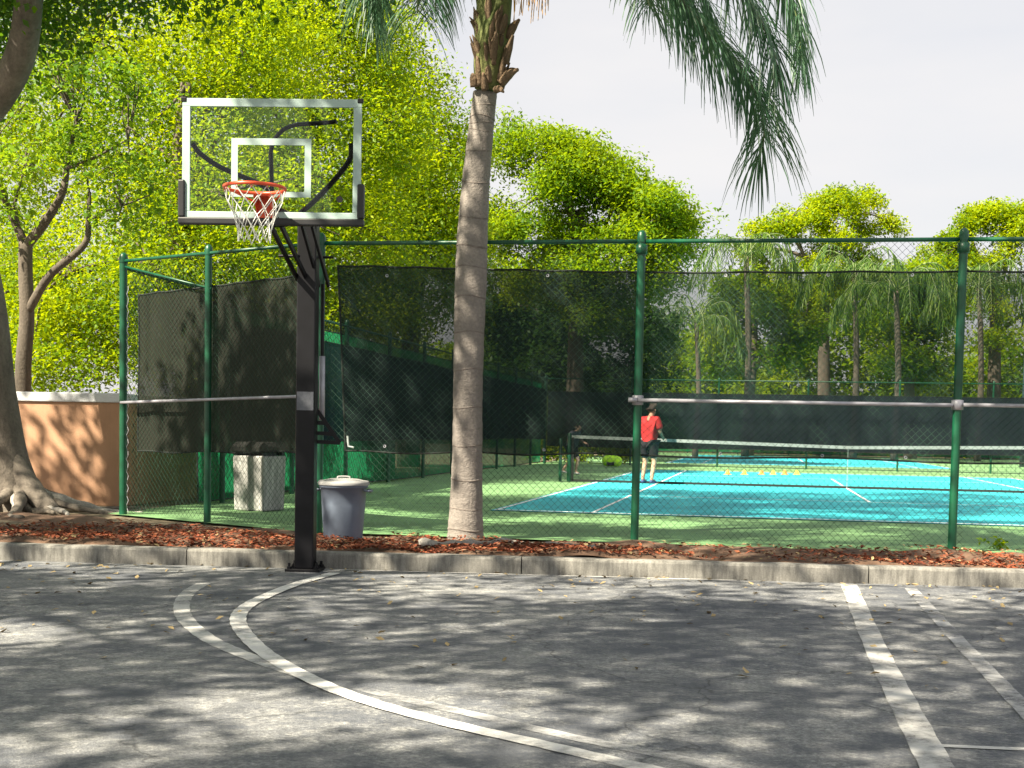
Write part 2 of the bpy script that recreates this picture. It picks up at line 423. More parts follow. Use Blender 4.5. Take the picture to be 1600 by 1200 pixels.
def chip_pos():
    while True:
        s = rng.uniform(-2.5, 9.5); n = .17 + (1.5 if s > 2 else 2.6)*rng.beta(1.2, 2.0)
        dens = .55 + .45*math.sin(s*1.1+.4)*math.sin(s*.43+2)
        if s > 6: dens *= .62
        if rng.uniform() < dens: break
    p = kerb(s, n); p.z = bed_h(s, n) + rng.uniform(.006, .03); return p
scatter_chips('mulch_chips', M['chip'], 13000, chip_pos, .02, .085, (.18, .5), 'red bark mulch chips on the planting strip', 'mulch')
def leaf_pos():
    if rng.uniform() < .55:
        s = rng.uniform(-3, 9.5); n = rng.uniform(.18, 1.7); p = kerb(s, n); p.z = bed_h(s, n)+.022; return p
    s = rng.uniform(-4, 10); n = -rng.uniform(.02, 1) ** 2 * 5; p = kerb(s, n); p.z = ZL+.008; return p
scatter_chips('fallen_leaves', M['dryleaf'], 1300, leaf_pos, .03, .07, (.4, .7), 'dry tan leaves fallen along the kerb', 'leaves')

# court surfaces
XS, YB = -3.63, 18.45
MB().add([(-7.9, 15.5, -.004), (-4.72, 13.72, -.004), (17, 13.66, -.004), (17, 86, -.004), (-7.9, 86, -.004)], [(0, 1, 2, 3, 4)]).build('court_surround', M['court_green'], kind='structure')
tag(bpy.data.objects['court_surround'], 'green acrylic surface round the tennis courts')
def court(y0, z, name, label):
    e = tag(empty(name, (XS+5.485, y0+11.885, 0)), label, kind='structure')
    c = e.location
    def rect(nm, x0, x1, ya, yb, zz, mat):
        o = sheet(nm, [(x0-c.x, ya-c.y), (x1-c.x, ya-c.y), (x1-c.x, yb-c.y), (x0-c.x, yb-c.y)], zz, mat, parent=e)
    rect('court_surface', XS-.05, XS+11.02, y0-.05, y0+23.82, z, M['court_blue'])
    w = .05; L = XS; Rr = XS+10.97
    for x in (L+w/2, L+1.37, Rr-1.37, Rr-w/2): rect('court_line', x-w/2, x+w/2, y0, y0+23.77, z+.004, M['court_line'])
    for y in (y0+.05, y0+23.72): rect('court_line', L+w, Rr-w, y-.05, y+.05, z+.008, M['court_line'])
    for y in (y0+5.49, y0+18.28): rect('court_line', L+1.37, Rr-1.37, y-w/2, y+w/2, z+.008, M['court_line'])
    rect('court_line', XS+5.46, XS+5.51, y0+5.49, y0+18.28, z+.0115, M['court_line'])
court(YB, .004, 'tennis_court', 'blue tennis court with white lines behind the front fence')
court(53.5, .004, 'tennis_court', 'second blue tennis court beyond the black back fence')

# painted lines on the lot
mk = tag(empty('lot_markings', (-2, 8, ZL)), 'white court and stall lines painted on the asphalt', kind='structure')
MKO = Vector((-2, 8, ZL))
def paint(name, px, w, mat, z, parent=mk, raw=False):
    pts = [G(x, y, ZL) for (x, y) in px] if not raw else [Vector(p) for p in px]
    pts = spline(pts, 8) if len(pts) > 2 else [pts[0].lerp(pts[1], k/12) for k in range(13)]
    vs = []; fs = []
    for i, p in enumerate(pts):
        d = pts[min(i+1, len(pts)-1)] - pts[max(0, i-1)]; d.z = 0; d.normalize(); nn = Vector((-d.y, d.x, 0))
        ww = w*(1 + .05*math.sin(i*2.1))
        for sgn in (-.5, .5):
            q = p + nn*(ww*sgn) - MKO; vs.append((q.x, q.y, z))
    for i in range(len(pts)-1): fs.append((2*i, 2*i+2, 2*i+3, 2*i+1))
    return MB().add(vs, fs).build(name, mat, parent)
paint('painted_line', [(524, 896), (462, 914), (410, 935), (380, 953), (372, 972), (386, 996), (420, 1026), (484, 1062), (570, 1096), (700, 1132), (850, 1166), (1010, 1203), (1200, 1243)], .105, M['paint_new'], .008)
paint('painted_line', [(318, 912), (295, 926), (284, 945), (290, 968), (322, 996), (365, 1017), (425, 1040), (480, 1058)], .11, M['paint_old'], .004)
paint('painted_line', [(560, 1076), (640, 1095), (760, 1122), (900, 1154), (1050, 1184), (1240, 1225)], .09, M['paint_faint'], .004)
paint('painted_line', [(1326, 914), (1364, 1004), (1410, 1098), (1466, 1205), (1500, 1270)], .135, M['paint_old'], .008)
paint('painted_line', [(1423, 921), (1500, 1005), (1560, 1068), (1640, 1150)], .10, M['paint_faint'], .008)
paint('painted_line', [(1462, 1166), (1605, 1172)], .05, M['paint_old'], .004)
a, b = kerb(2.9, -.05, 0), kerb(6.6, -.05, 0); a.z = b.z = ZL
paint('painted_line', [a, b], .06, M['paint_old'], .004, raw=True)

# ------------------------------------------------------------------ fences
def wire_mesh(root, a, b, z0, z1, off, pitch, name='wire_mesh', r=.0018):
    a = Vector((a[0], a[1], 0)); b = Vector((b[0], b[1], 0)); L = (b-a).length; u = (b-a)/L; nn = Vector((-u.y, u.x, 0)); H = z1-z0
    mbx = MB()
    for sg in (1, -1):
        k = -H
        while k < L + H:
            # line x = k + t (sg=1) or x = k - t  (sg=-1), t = height
            t0, t1 = 0, H
            if sg == 1: t0 = max(0, -k); t1 = min(H, L-k)
            else: t0 = max(0, k-L); t1 = min(H, k)
            if t1 - t0 > .01:
                p = a + u*(k+sg*t0) + nn*(off+sg*.0022) + Vector((0, 0, z0+t0)); q = a + u*(k+sg*t1) + nn*(off+sg*.0022) + Vector((0, 0, z0+t1))
                o = root.location
                mbx.tube([p-o, q-o], r, 3, False)
            k += pitch
    return mbx.build(name, M['wire'], root, kind='stuff')
def screen_panel(root, pts_top, pts_bot, mat, nx=30, nz=12, amp=.02, seed=0):
    """pts_top / pts_bot: left and right upper and lower corners in world space; gentle sag and folds"""
    o = root.location; vs = []; fs = []
    tl, tr = map(Vector, pts_top); bl, br = map(Vector, pts_bot); d = (tr-tl); d.z = 0; d.normalize(); nn = Vector((-d.y, d.x, 0))
    for i in range(nx+1):
        u = i/nx
        for j in range(nz+1):
            v = j/nz; p = (tl.lerp(tr, u)).lerp(bl.lerp(br, u), v)
            w = amp*(math.sin(u*23+seed+v*2)*.6 + math.sin(u*51+seed*2-v*3)*.35)*math.sin(math.pi*min(1, .15+v*.85))
            p = p + nn*w; p.z += -.012*abs(math.sin(u*math.pi*6+seed))*(1-v) + .012*math.sin(u*math.pi*5+seed)*v
            vs.append(p-o)
    for i in range(nx):
        for j in range(nz):
            k = i*(nz+1)+j; fs.append((k, k+1, k+nz+2, k+nz+1))
    s = MB().add(vs, fs).build('wind_screen', mat, root, smooth=True)
    so2 = s.modifiers.new('thick', 'SOLIDIFY'); so2.thickness = .0015
    s.modifiers.remove(so2)
    # hems follow the cloth edge, front side
    for name_, idx in (('hem', [i*(nz+1) for i in range(nx+1)]), ('hem', [i*(nz+1)+nz for i in range(nx+1)]), ('hem', list(range(nz+1)))):
        MB().tube([Vector(vs[k]) for k in idx], .011, 6).build('hem', M['hem'], s)
    return s
def post(root, x, y, z0, z1, r, mat=None, cap=True):
    o = root.location
    p = MB().lathe([(r, z0), (r, z1-.02), (r*1.02, z1), (0.001, z1)], (x-o.x, y-o.y, -o.z), 16).build('post', mat or M['fence_green'], root, smooth=False)
    for f in p.data.polygons: f.use_smooth = True
    if cap:
        MB().lathe([(r*1.12, z1-.05), (r*1.15, z1+.005), (r*.95, z1+.045), (r*.5, z1+.066), (.001, z1+.072)], (x-o.x, y-o.y, -o.z), 16).build('post_cap', M['fence_green'], p, smooth=True)
    return p
def rail(root, a, b, r, mat, name='rail', n=10):
    o = root.location; return MB().tube([Vector(a)-o, Vector(b)-o], r, n).build(name, mat, root, smooth=True)
def clamp(root, x, y, z, r, mat):
    o = root.location; return MB().lathe([(r*.9, -.05), (r*1.25, -.045), (r*1.25, .045), (r*.9, .05)], (x-o.x, y-o.y, z-o.z), 16).build('rail_clamp', mat, root, smooth=True)

YF = 13.75
PX = [-4.60, -1.24, 1.86, 4.97]
ff = empty('chain_link_fence', (-1.24, YF, 0)); tag(ff, 'tall green chain link fence with dark wind screen along the court front', 'fence')
for i, x in enumerate(PX): post(ff, x, YF, -.12, 3.07, .041 if i else .046)
for i in range(3): rail(ff, (PX[i]+.045, YF, 3.03), (PX[i+1]-.045, YF, 3.03), .021, M['fence_green'], 'top_rail')
for i in (1, 2): rail(ff, (PX[i]+.0 if i == 1 else PX[i]+.05, YF-.055, 1.44), (PX[i+1]-.05 if i == 1 else PX[i+1], YF-.055, 1.435), .020, M['galv'], 'middle_rail')
rail(ff, (PX[1]-.09, YF-.055, 1.442), (PX[1], YF-.055, 1.44), .026, M['galv'], 'rail_end')
for i in (1, 2):
    clamp(ff, PX[i], YF, 1.44, .046, M['galv']); clamp(ff, PX[i], YF, 2.95, .046, M['fence_green'])
wire_mesh(ff, (PX[0], YF), (PX[3], YF), .03, 3.02, .056, .075)
tl = AY(528, 414, YF+.08); bl = AY(540, 706, YF+.08)
p1 = PX[1]
screen_panel(ff, (tl, (p1, YF+.08, 2.735)), (bl, (p1, YF+.08, .885)), M['screen_left'], 40, 12, .012, 1)
screen_panel(ff, ((p1+.004, YF+.08, 2.735), (PX[3], YF+.08, 2.74)), ((p1+.004, YF+.08, .885), (PX[3], YF+.08, .89)), M['screen_right'], 60, 12, .012, 3)
# white tie left hanging at the lower corner of the screen
w = AY(543, 690, YF-.02)-ff.location
MB().tube([w+Vector((0, 0, .06)), w+Vector((.005, 0, 0)), w+Vector((.012, 0, -.05)), w+Vector((.07, -.005, -.06))], .011, 6).build('screen_tie', M['tape'], ff)
for x in (-3.9, -3.1, -2.2, -.4, .6, 1.4, 2.6, 3.4, 4.2):
    for z in (2.70, .92):
        MB().lathe([(.008, 0), (.017, 0), (.017, .004), (.008, .004)], (0, 0, 0), 10).build('grommet', M['galv'], ff).matrix_local = Matrix.Translation(Vector((x, YF+.066, z))-ff.location) @ Matrix.Rotation(math.radians(90), 4, 'X')

# angled corner fence on the left
CL = AY(192, 408, 15.45); CRp = Vector((PX[0]-.12, YF+.03, 0))
cf = empty('chain_link_fence', (CL.x, CL.y, 0)); tag(cf, 'angled green chain link corner fence with dense black screen left of the hoop', 'fence')
def on_line(px, y0=400):
    # point of the angled fence line seen at a picture column
    d = ray(px, y0); a = Vector((CL.x, CL.y)); e = Vector((CRp.x-CL.x, CRp.y-CL.y))
    # solve d*t = a + e*s
    det = d.x*(-e.y) - (-e.x)*d.y
    s = (d.x*a.y - d.y*a.x)/det*-1 if False else (a.x*d.y - a.y*d.x)/(e.y*d.x - e.x*d.y)
    return a + e*s
ZT = lambda p: 3.03 + (CL.z-3.03)*((Vector((p[0], p[1]))-Vector((CRp.x, CRp.y))).length/((CL.xy-CRp.xy).length))
for c, yy, r in ((193, 420, .046), (326, 410, .040)):
    p = on_line(c, yy)
    post(cf, p.x, p.y, -.14, ZT(p)+.03, r)
rail(cf, (CL.x, CL.y, CL.z), (CRp.x, CRp.y, 3.03), .02, M['fence_green'], 'top_rail')
m0, m1 = on_line(195, 620), on_line(480, 612)
fo = Vector((CRp.y-CL.y, -(CRp.x-CL.x))).normalized()*-.055
if fo.y > 0: fo = -fo
rail(cf, (m0.x+fo.x, m0.y+fo.y, 1.36), (m1.x+fo.x, m1.y+fo.y, 1.43), .018, M['galv'], 'middle_rail')
pb = on_line(330, 400); rail(cf, (CL.x, CL.y, CL.z-.06), (pb.x, pb.y, CL.z-.42), .013, M['fence_green'], 'brace')
u2 = (CRp-Vector((CL.x, CL.y, 0))).normalized()
wire_mesh(cf, (CL.x, CL.y), (CRp.x, CRp.y), .02, CL.z-.02, .056 if True else 0, .075)
bk = Vector((-u2.y, u2.x, 0))*.08
q0, q1 = on_line(207, 500), on_line(464, 500)
def z_at(p, x, y): d = ray(x, y); return CH + d.z*(p.y/d.y)
screen_panel(cf, ((q0.x+bk.x, q0.y+bk.y, z_at(q0, 207, 459)), (q1.x+bk.x, q1.y+bk.y, z_at(q1, 464, 428))),
             ((q0.x+bk.x, q0.y+bk.y, z_at(q0, 212, 706)), (q1.x+bk.x, q1.y+bk.y, z_at(q1, 464, 707))), M['screen_panel'], 30, 12, .022, 7)
# helical tension strip beside the corner post
MB().tube([Vector((.075+.012*math.cos(t*2.2), -.02+.012*math.sin(t*2.2), .02+t*.05)) for t in range(56)], .004, 4).build('tension_bar', M['galv'], cf)

# side fence running away along the left of the courts
SX, SY0, SY1 = -7.62, 15.5, 47.9
sf = empty('chain_link_fence', (SX, SY0, 0)); tag(sf, 'long side fence with black screen over green fabric running to the back', 'fence')
ny = 11
for i in range(1, ny+1): post(sf, SX, SY0+(SY1-SY0)*i/ny, -.1, 3.05, .04)
rail(sf, (SX, SY0, 2.98), (SX, SY1, 3.03), .02, M['fence_green'], 'top_rail')
wire_mesh(sf, (SX, SY0), (SX, SY1), .03, 3.0, -.05, .15, r=.003)
def side_screen(y0, y1, za, zb, off, mat, seed):
    return screen_panel(sf, ((SX+off, y0, zb), (SX+off, y1, zb)), ((SX+off, y0, za), (SX+off, y1, za)), mat, 60, 8, .03, seed)
side_screen(18.6, 47.6, .88, 2.62, .07, M['screen_far'], 2)
g = screen_panel(sf, ((SX-.09, 17.8, 2.85), (SX-.09, 47.6, 2.85)), ((SX-.09, 17.8, .04), (SX-.09, 47.6, .04)), M['screen_green'], 80, 8, .04, 5)
g.name = 'privacy_fabric'

# back fence between the two courts
bf = empty('chain_link_fence', (SX, 48, 0)); tag(bf, 'black screened fence between the two blue courts', 'fence')
for i in range(9): post(bf, SX+.02+3.05*i, 48, -.1, 3.05, .035)
rail(bf, (SX, 48, 3.02), (SX+24.4, 48, 3.02), .022, M['fence_green'], 'top_rail')
rail(bf, (SX, 47.95, .66), (SX+24.4, 47.95, .66), .015, M['fence_green'], 'lower_rail')
screen_panel(bf, ((SX+.1, 47.9, 2.56), (SX+24.3, 47.9, 2.56)), ((SX+.1, 47.9, .62), (SX+24.3, 47.9, .62)), M['screen_far'], 80, 8, .03, 9)
wire_mesh(bf, (SX, 48), (SX+24.4, 48), .03, 3.0, .05, .2, r=.003)
rf2 = empty('chain_link_fence', (-7.6, 84, 0)); tag(rf2, 'far green screened fence behind the second court', 'fence')
for i in range(11): post(rf2, -7.5+3.05*i, 84, -.1, 3.6, .04)
screen_panel(rf2, ((-7.5, 83.9, 3.5), (23, 83.9, 3.5)), ((-7.5, 83.9, .1), (23, 83.9, .1)), M['screen_green'], 60, 6, .03, 4)

# ------------------------------------------------------------------ basketball hoop
PB = G(477, 889, ZL); PB.y = min(PB.y, 11.30); PB = Vector(AY(477, 889, PB.y)); PB.z = ZL
hoop = empty('basketball_hoop', PB, YAW*-1 - math.radians(2.5))
tag(hoop, 'black pole basketball hoop with clear backboard, red rim and white net', 'basketball hoop')
HR = Matrix.Rotation(hoop.rotation_euler.z, 4, 'Z')
HW = Matrix.Translation(PB) @ HR; HI = HW.inverted()
def hl(px, py, ly):
    """local point of the hoop seen at a pixel, on the local plane y = ly"""
    o = HI @ Vector((0, 0, CH)); d = HR.inverted().to_3x3() @ ray(px, py); t = (ly-o.y)/d.y; return o + d*t
ptop = hl(476, 352, 0).z
MB().box((0, 0, ptop/2+.01), (.165, .165, ptop-.02)).build('pole', M['black'], hoop, bevel=.012)
MB().box((0, 0, .012), (.30, .30, .024)).build('base_plate', M['black'], hoop, bevel=.004)
for sx in (-1, 1):
    for sy in (-1, 1):
        MB().lathe([(.022, .024), (.022, .045), (.012, .047), (.012, .075), (.001, .077)], (sx*.118, sy*.118, 0), 6).build('anchor_bolt', M['black'], hoop)
    MB().add([(sx*.0835, -.006, .024), (sx*.13, -.006, .024), (sx*.0835, -.006, .10), (sx*.0835, .006, .024), (sx*.13, .006, .024), (sx*.0835, .006, .10)],
             [(0, 1, 2), (5, 4, 3), (0, 3, 4, 1), (1, 4, 5, 2), (2, 5, 3, 0)]).build('gusset', M['black'], hoop)
za, zb = hl(476, 641, -.085).z, hl(476, 612, -.085).z
MB().box((0, -.0845, (za+zb)/2), (.145, .004, zb-za)).build('sticker', M['sticker'], hoop)
BY = -1.02                                    # local plane of the glass
c1, c2 = hl(284, 152, BY), hl(564, 157, BY); c3, c4 = hl(282, 346, BY), hl(569, 349, BY)
xl, xr = (c1.x+c3.x)/2+.01, (c2.x+c4.x)/2-.01; zt, zbm = (c1.z+c2.z)/2, (c3.z+c4.z)/2+.02
bw, bh, xc = xr-xl, zt-zbm, (xl+xr)/2
bb = MB().box((xc, BY, (zt+zbm)/2), (bw-.02, .012, bh-.02)).build('backboard', M['glass'], hoop)
def frame_strip(x0, x1, z0, z1, nm='board_border', mat=M['board_white'], y=BY, th=.018, bev=.004):
    return MB().box(((x0+x1)/2, y, (z0+z1)/2), (x1-x0, th, z1-z0)).build(nm, mat, bb, bevel=bev)
bt = .064
frame_strip(xl, xr, zt-bt, zt); frame_strip(xl, xr, zbm, zbm+.06)
frame_strip(xl, xl+bt, zbm+.06, zt-bt); frame_strip(xr-bt, xr, zbm+.06, zt-bt)
s1, s2 = hl(362, 216, BY), hl(486, 309, BY)
st = .052
sxl, sxr, szt, szb = s1.x, s2.x, s1.z, s2.z
for args in ((sxl, sxr, szt-st, szt), (sxl, sxr, szb, szb+st*.8), (sxl, sxl+st, szb+st*.8, szt-st), (sxr-st, sxr, szb+st*.8, szt-st)):
    frame_strip(*args, nm='target_line', y=BY-.0085, th=.003, bev=0)
pz = hl(282, 281, BY).z
for (x0, x1, z0, z1) in ((xl-.028, xr+.028, zbm-.045, zbm+.012), (xl-.028, xl+.026, zbm+.012, pz), (xr-.026, xr+.028, zbm+.012, pz-.02)):
    frame_strip(x0, x1, z0, z1, 'edge_pad', M['pad'], BY, .06, .012)
for x in (xl+.012, xr-.012): frame_strip(x-.022, x+.022, zt-.03, zt+.008, 'corner_cap', M['black'], BY, .03, .006)
dc = hl(531, 312, BY)
MB().lathe([(.001, 0), (.026, 0), (.026, .004), (.001, .004)], (0, 0, 0), 14).build('logo_decal', M['black'], bb).matrix_local = Matrix.Translation((dc.x, BY-.008, dc.z)) @ Matrix.Rotation(math.radians(90), 4, 'X')
# rim, bracket, net
RR = .2286
rc = hl(397, 293, BY-.40); RC = Vector((xc-.02 if False else rc.x, BY-.15-RR, rc.z))
n = 40
rim = MB().tube([RC+Vector((RR*math.cos(2*math.pi*k/n), RR*math.sin(2*math.pi*k/n), 0)) for k in range(n+1)], .0135, 8, False).build('rim', M['rim'], hoop, smooth=True)
MB().box((RC.x, BY-.012-.07, RC.z-.012), (.13, .14, .012)).build('rim_plate', M['rim'], rim, bevel=.002)
MB().box((RC.x, BY-.02, RC.z-.085), (.14, .02, .17)).build('rim_bracket', M['rim'], rim, bevel=.003)
for sgn in (-1, 1):
    MB().add([(RC.x+sgn*.06-.003, BY-.03, RC.z-.02), (RC.x+sgn*.06-.003, BY-.03, RC.z-.16), (RC.x+sgn*.06-.003, BY-.17, RC.z-.02),
              (RC.x+sgn*.06+.003, BY-.03, RC.z-.02), (RC.x+sgn*.06+.003, BY-.03, RC.z-.16), (RC.x+sgn*.06+.003, BY-.17, RC.z-.02)],
             [(0, 1, 2), (5, 4, 3), (0, 3, 4, 1), (1, 4, 5, 2), (2, 5, 3, 0)]).build('rim_brace', M['rim'], rim)
    MB().tube([RC+Vector((sgn*.20, RR*.45, -.004)), Vector((RC.x+sgn*.055, BY-.03, RC.z-.06))], .008, 6).build('rim_strut', M['rim'], rim)
# loops under the rim and a diamond net
lp = MB(); nt = MB(); NL = 12; rows = 5
for k in range(NL):
    a = 2*math.pi*(k+.25)/NL; p = RC+Vector((RR*math.cos(a), RR*math.sin(a), -.01))
    lp.tube([p+Vector((-.012*math.sin(a), .012*math.cos(a), 0)), p+Vector((0, 0, -.022)), p+Vector((.012*math.sin(a), -.012*math.cos(a), 0))], .003, 4)
lp.build('net_loop', M['rim'], rim, kind='stuff')
prof = [(RR*.985, -.018), (.212, -.10), (.175, -.18), (.145, -.255), (.125, -.32), (.122, -.40)]
def npnt(i, k):
    r, z = prof[i]; a = 2*math.pi*(k+.25 + (.5 if i % 2 else 0))/NL
    return RC + Vector((r*math.cos(a), r*math.sin(a), z + .008*math.sin(k*2.1+i)))
for i in range(rows):
    for k in range(NL):
        nt.tube([npnt(i, k), npnt(i+1, k if i % 2 == 0 else k+1)], .0036, 4, False)
        nt.tube([npnt(i, k), npnt(i+1, k-1 if i % 2 == 0 else k)], .0036, 4, False)
nt.build('net', M['net'], hoop, kind='stuff')
# arms: rear frame behind the glass and parallelogram arms to the pole
def arm(px, nm='support_tube', r=.021):
    pts = [hl(x, y, ly) for (x, y, ly) in px]
    return MB().tube(spline(pts, 5) if len(pts) > 2 else pts, r, 8).build(nm, M['black'], hoop, smooth=True)
arm([(301, 224, BY+.03), (313, 240, BY+.06), (346, 262, BY+.16), (400, 285, BY+.32), (432, 304, BY+.45)])
arm([(549, 224, BY+.03), (546, 250, BY+.06), (520, 284, BY+.16), (487, 318, BY+.32), (470, 332, BY+.42)])
arm([(525, 190, BY+.03), (505, 192, BY+.07), (458, 196, BY+.13), (436, 209, BY+.2), (424, 232, BY+.26), (424, 262, BY+.32), (425, 298, BY+.40)], r=.018)
for xo in (-.052, .052):
    a0 = hl(430, 350, BY+.10); b0 = hl(472, 436, -.02); e0 = hl(480, 352, BY+.55); f0 = hl(506, 446, .14)
    off = Vector((xo*.8, 0, 0))
    MB().bar(a0+off, b0+off, .022, .05).build('lower_arm', M['black'], hoop, bevel=.004)
    MB().bar(e0+off, f0+off, .022, .05).build('upper_arm', M['black'], hoop, bevel=.004)
hb = hl(440, 344, BY+.14); hb2 = hl(478, 340, BY+.55)
MB().bar(hb, hb2, .16, .09).build('arm_head', M['black'], hoop, bevel=.006)
MB().bar(hl(425, 335, BY+.02), hl(440, 344, BY+.14), .14, .12).build('board_mount', M['black'], hoop, bevel=.006)
for (x, y, ly) in ((452, 400, -.35), (474, 399, 0), (505, 402, .06)):
    c = hl(x, y, ly); MB().tube([c+Vector((-.09, 0, 0)), c+Vector((.09, 0, 0))], .012, 8).build('pivot_bolt', M['black'], hoop)
r0, r1 = hl(504, 444, .15), hl(503, 648, .15)
MB().tube([r0, r1], .016, 8).build('lift_rod', M['black'], hoop, smooth=True)
MB().tube([r0.lerp(r1, .55), r1+Vector((0, 0, -.05))], .026, 10).build('actuator_tube', M['galv'], hoop, smooth=True)
# crank bracket: triangle frame with bars
ct, cb, cr = hl(492, 636, .10), hl(492, 690, .10), hl(531, 692, .13)
for p, q in ((ct, cb), (ct, cr), (cb, cr), (ct.lerp(cb, .45), ct.lerp(cr, .45)), (ct.lerp(cb, .75), ct.lerp(cr, .75))):
    MB().bar(p, q, .03, .034).build('crank_bracket', M['black'], hoop)

# ------------------------------------------------------------------ trash can and bin
def can():
    p = G(536, 845, .0); p.y = 12.85; p = AY(536, 845, p.y); p.z = .008
    e = empty('trash_can', p, .3); tag(e, 'round blue grey trash can with pale lid beside the hoop pole', 'trash can')
    k = 1.0; R0, R1, H = .185, .23, .565
    MB().lathe([(.001, 0), (R0, 0), (R0+.006, .015), (R0+.03, H*.6), (R1-.004, H-.06), (R1+.012, H-.055), (R1+.012, H-.02), (R1, H-.015), (R1-.012, H-.015), (R0, .03), (.001, .03)], (0, 0, 0), 40).build('body', M['can'], e, smooth=True)
    lid = MB().lathe([(R1+.022, H-.03), (R1+.026, H-.008), (R1+.01, H+.012), (R1-.03, H+.016), (.14, H+.03), (.05, H+.036), (.001, H+.037)], (0, 0, 0), 40).build('lid', M['canlid'], e, smooth=True)
    MB().tube(spline([(-.06, 0, H+.03), (-.05, 0, H+.05), (.05, 0, H+.05), (.06, 0, H+.03)], 4), .01, 6).build('lid_handle', M['canlid'], lid, smooth=True)
    for sg in (-.3, math.pi-.3):
        d = Vector((math.cos(sg), math.sin(sg), 0)); t = Vector((-d.y, d.x, 0))
        MB().tube(spline([d*(R1-.005)-t*.07+Vector((0, 0, H-.075)), d*(R1+.045)-t*.05+Vector((0, 0, H-.085)), d*(R1+.045)+t*.05+Vector((0, 0, H-.085)), d*(R1-.005)+t*.07+Vector((0, 0, H-.075))], 5), .013, 6).build('handle', M['can'], e, smooth=True)
can()
def bin_():
    p = G(405, 797, 0); e = empty('litter_bin', p, math.radians(-16)); tag(e, 'square pale concrete litter bin inside the fence corner', 'litter bin')
    H, w = .90, .50
    b = MB(); w0, w1 = w*.47, w*.5
    b.add([(-w0, -w0, 0), (w0, -w0, 0), (w0, w0, 0), (-w0, w0, 0), (-w1, -w1, H*.80), (w1, -w1, H*.80), (w1, w1, H*.80), (-w1, w1, H*.80)],
          [(3, 2, 1, 0), (4, 5, 6, 7), (0, 1, 5, 4), (1, 2, 6, 5), (2, 3, 7, 6), (3, 0, 4, 7)]).build('body', M['bin'], e, bevel=.02)
    for sx in (-1, 1):
        for sy in (-1, 1): MB().box((sx*.2, sy*.2, H*.83), (.06, .06, H*.055)).build('corner_block', M['black'], e)
    MB().box((0, 0, H*.83), (.38, .38, H*.05)).build('opening_shade', M['black'], e)  # solid black block, the shade inside the bin put into its colour
    l = MB(); w2, w3 = w*.55, w*.44
    l.add([(-w2, -w2, H*.857), (w2, -w2, H*.857), (w2, w2, H*.857), (-w2, w2, H*.857), (-w2, -w2, H*.93), (w2, -w2, H*.93), (w2, w2, H*.93), (-w2, w2, H*.93), (-w3, -w3, H), (w3, -w3, H), (w3, w3, H), (-w3, w3, H)],
          [(3, 2, 1, 0), (0, 1, 5, 4), (1, 2, 6, 5), (2, 3, 7, 6), (3, 0, 4, 7), (4, 5, 9, 8), (5, 6, 10, 9), (6, 7, 11, 10), (7, 4, 8, 11), (8, 9, 10, 11)]).build('lid', M['bin'], e, bevel=.012)
bin_()

# ------------------------------------------------------------------ peach wall
wl = empty('garden_wall', (-8.62, 17.4, -.03)); tag(wl, 'peach stucco garden wall with white coping left of the fence', 'wall')
def wall_box(nm, c, s, mat, bev): MB().box(c, s).build(nm, mat, wl, bevel=bev)
HWL = 1.42
wall_box('wall_panel', (-4.0, 0, HWL/2), (8.0, .2, HWL), M['wall'], .01)
wall_box('wall_panel', (-.095, 7.104, HWL/2), (.19, 14.0, HWL), M['wall'], .01)
wall_box('coping', (-4.02, 0, HWL+.065), (8.05, .27, .13), M['coping'], .015)
wall_box('coping', (-.095, 7.14, HWL+.064), (.25, 14.0, .125), M['coping'], .015)

# ------------------------------------------------------------------ trees
def leaf_mesh(name, centers, ncl, csize, leaf, seed, flat=.75, droop=.0):
    """centers: (k,3) cluster centres; ncl leaves in each; folded four-point leaves"""
    r = np.random.default_rng(seed); C = np.repeat(np.asarray(centers), ncl, axis=0); N = len(C)
    off = np.clip(r.normal(size=(N, 3)), -1.75, 1.75)*csize*np.array([1, 1, flat]); off[:, 2] -= droop*np.linalg.norm(off[:, :2], axis=1)
    P = C + off
    a = r.uniform(0, 2*np.pi, N); tl = r.normal(-.25, .55, N)
    d = np.stack([np.cos(a)*np.cos(tl), np.sin(a)*np.cos(tl), np.sin(tl)], 1)
    up = np.stack([r.normal(0, .5, N), r.normal(0, .5, N), np.ones(N)], 1)
    e = np.cross(d, up); e /= np.linalg.norm(e, axis=1)[:, None]; nn = np.cross(e, d)
    L = (leaf*r.uniform(.6, 1.3, N))[:, None]; W = L*r.uniform(.42, .6, N)[:, None]
    V = np.empty((N, 4, 3)); V[:, 0] = P; V[:, 1] = P + d*L*.48 + e*W*.5 + nn*L*.07; V[:, 2] = P + d*L - nn*L*.06; V[:, 3] = P + d*L*.48 - e*W*.5 + nn*L*.07
    me = bpy.data.meshes.new(name); me.vertices.add(N*4); me.vertices.foreach_set('co', V.astype(np.float32).ravel())
    me.loops.add(N*4); me.loops.foreach_set('vertex_index', np.arange(N*4, dtype=np.int32))
    me.polygons.add(N); me.polygons.foreach_set('loop_start', np.arange(N, dtype=np.int32)*4); me.polygons.foreach_set('loop_total', np.full(N, 4, dtype=np.int32))
    me.update(calc_edges=True); return me
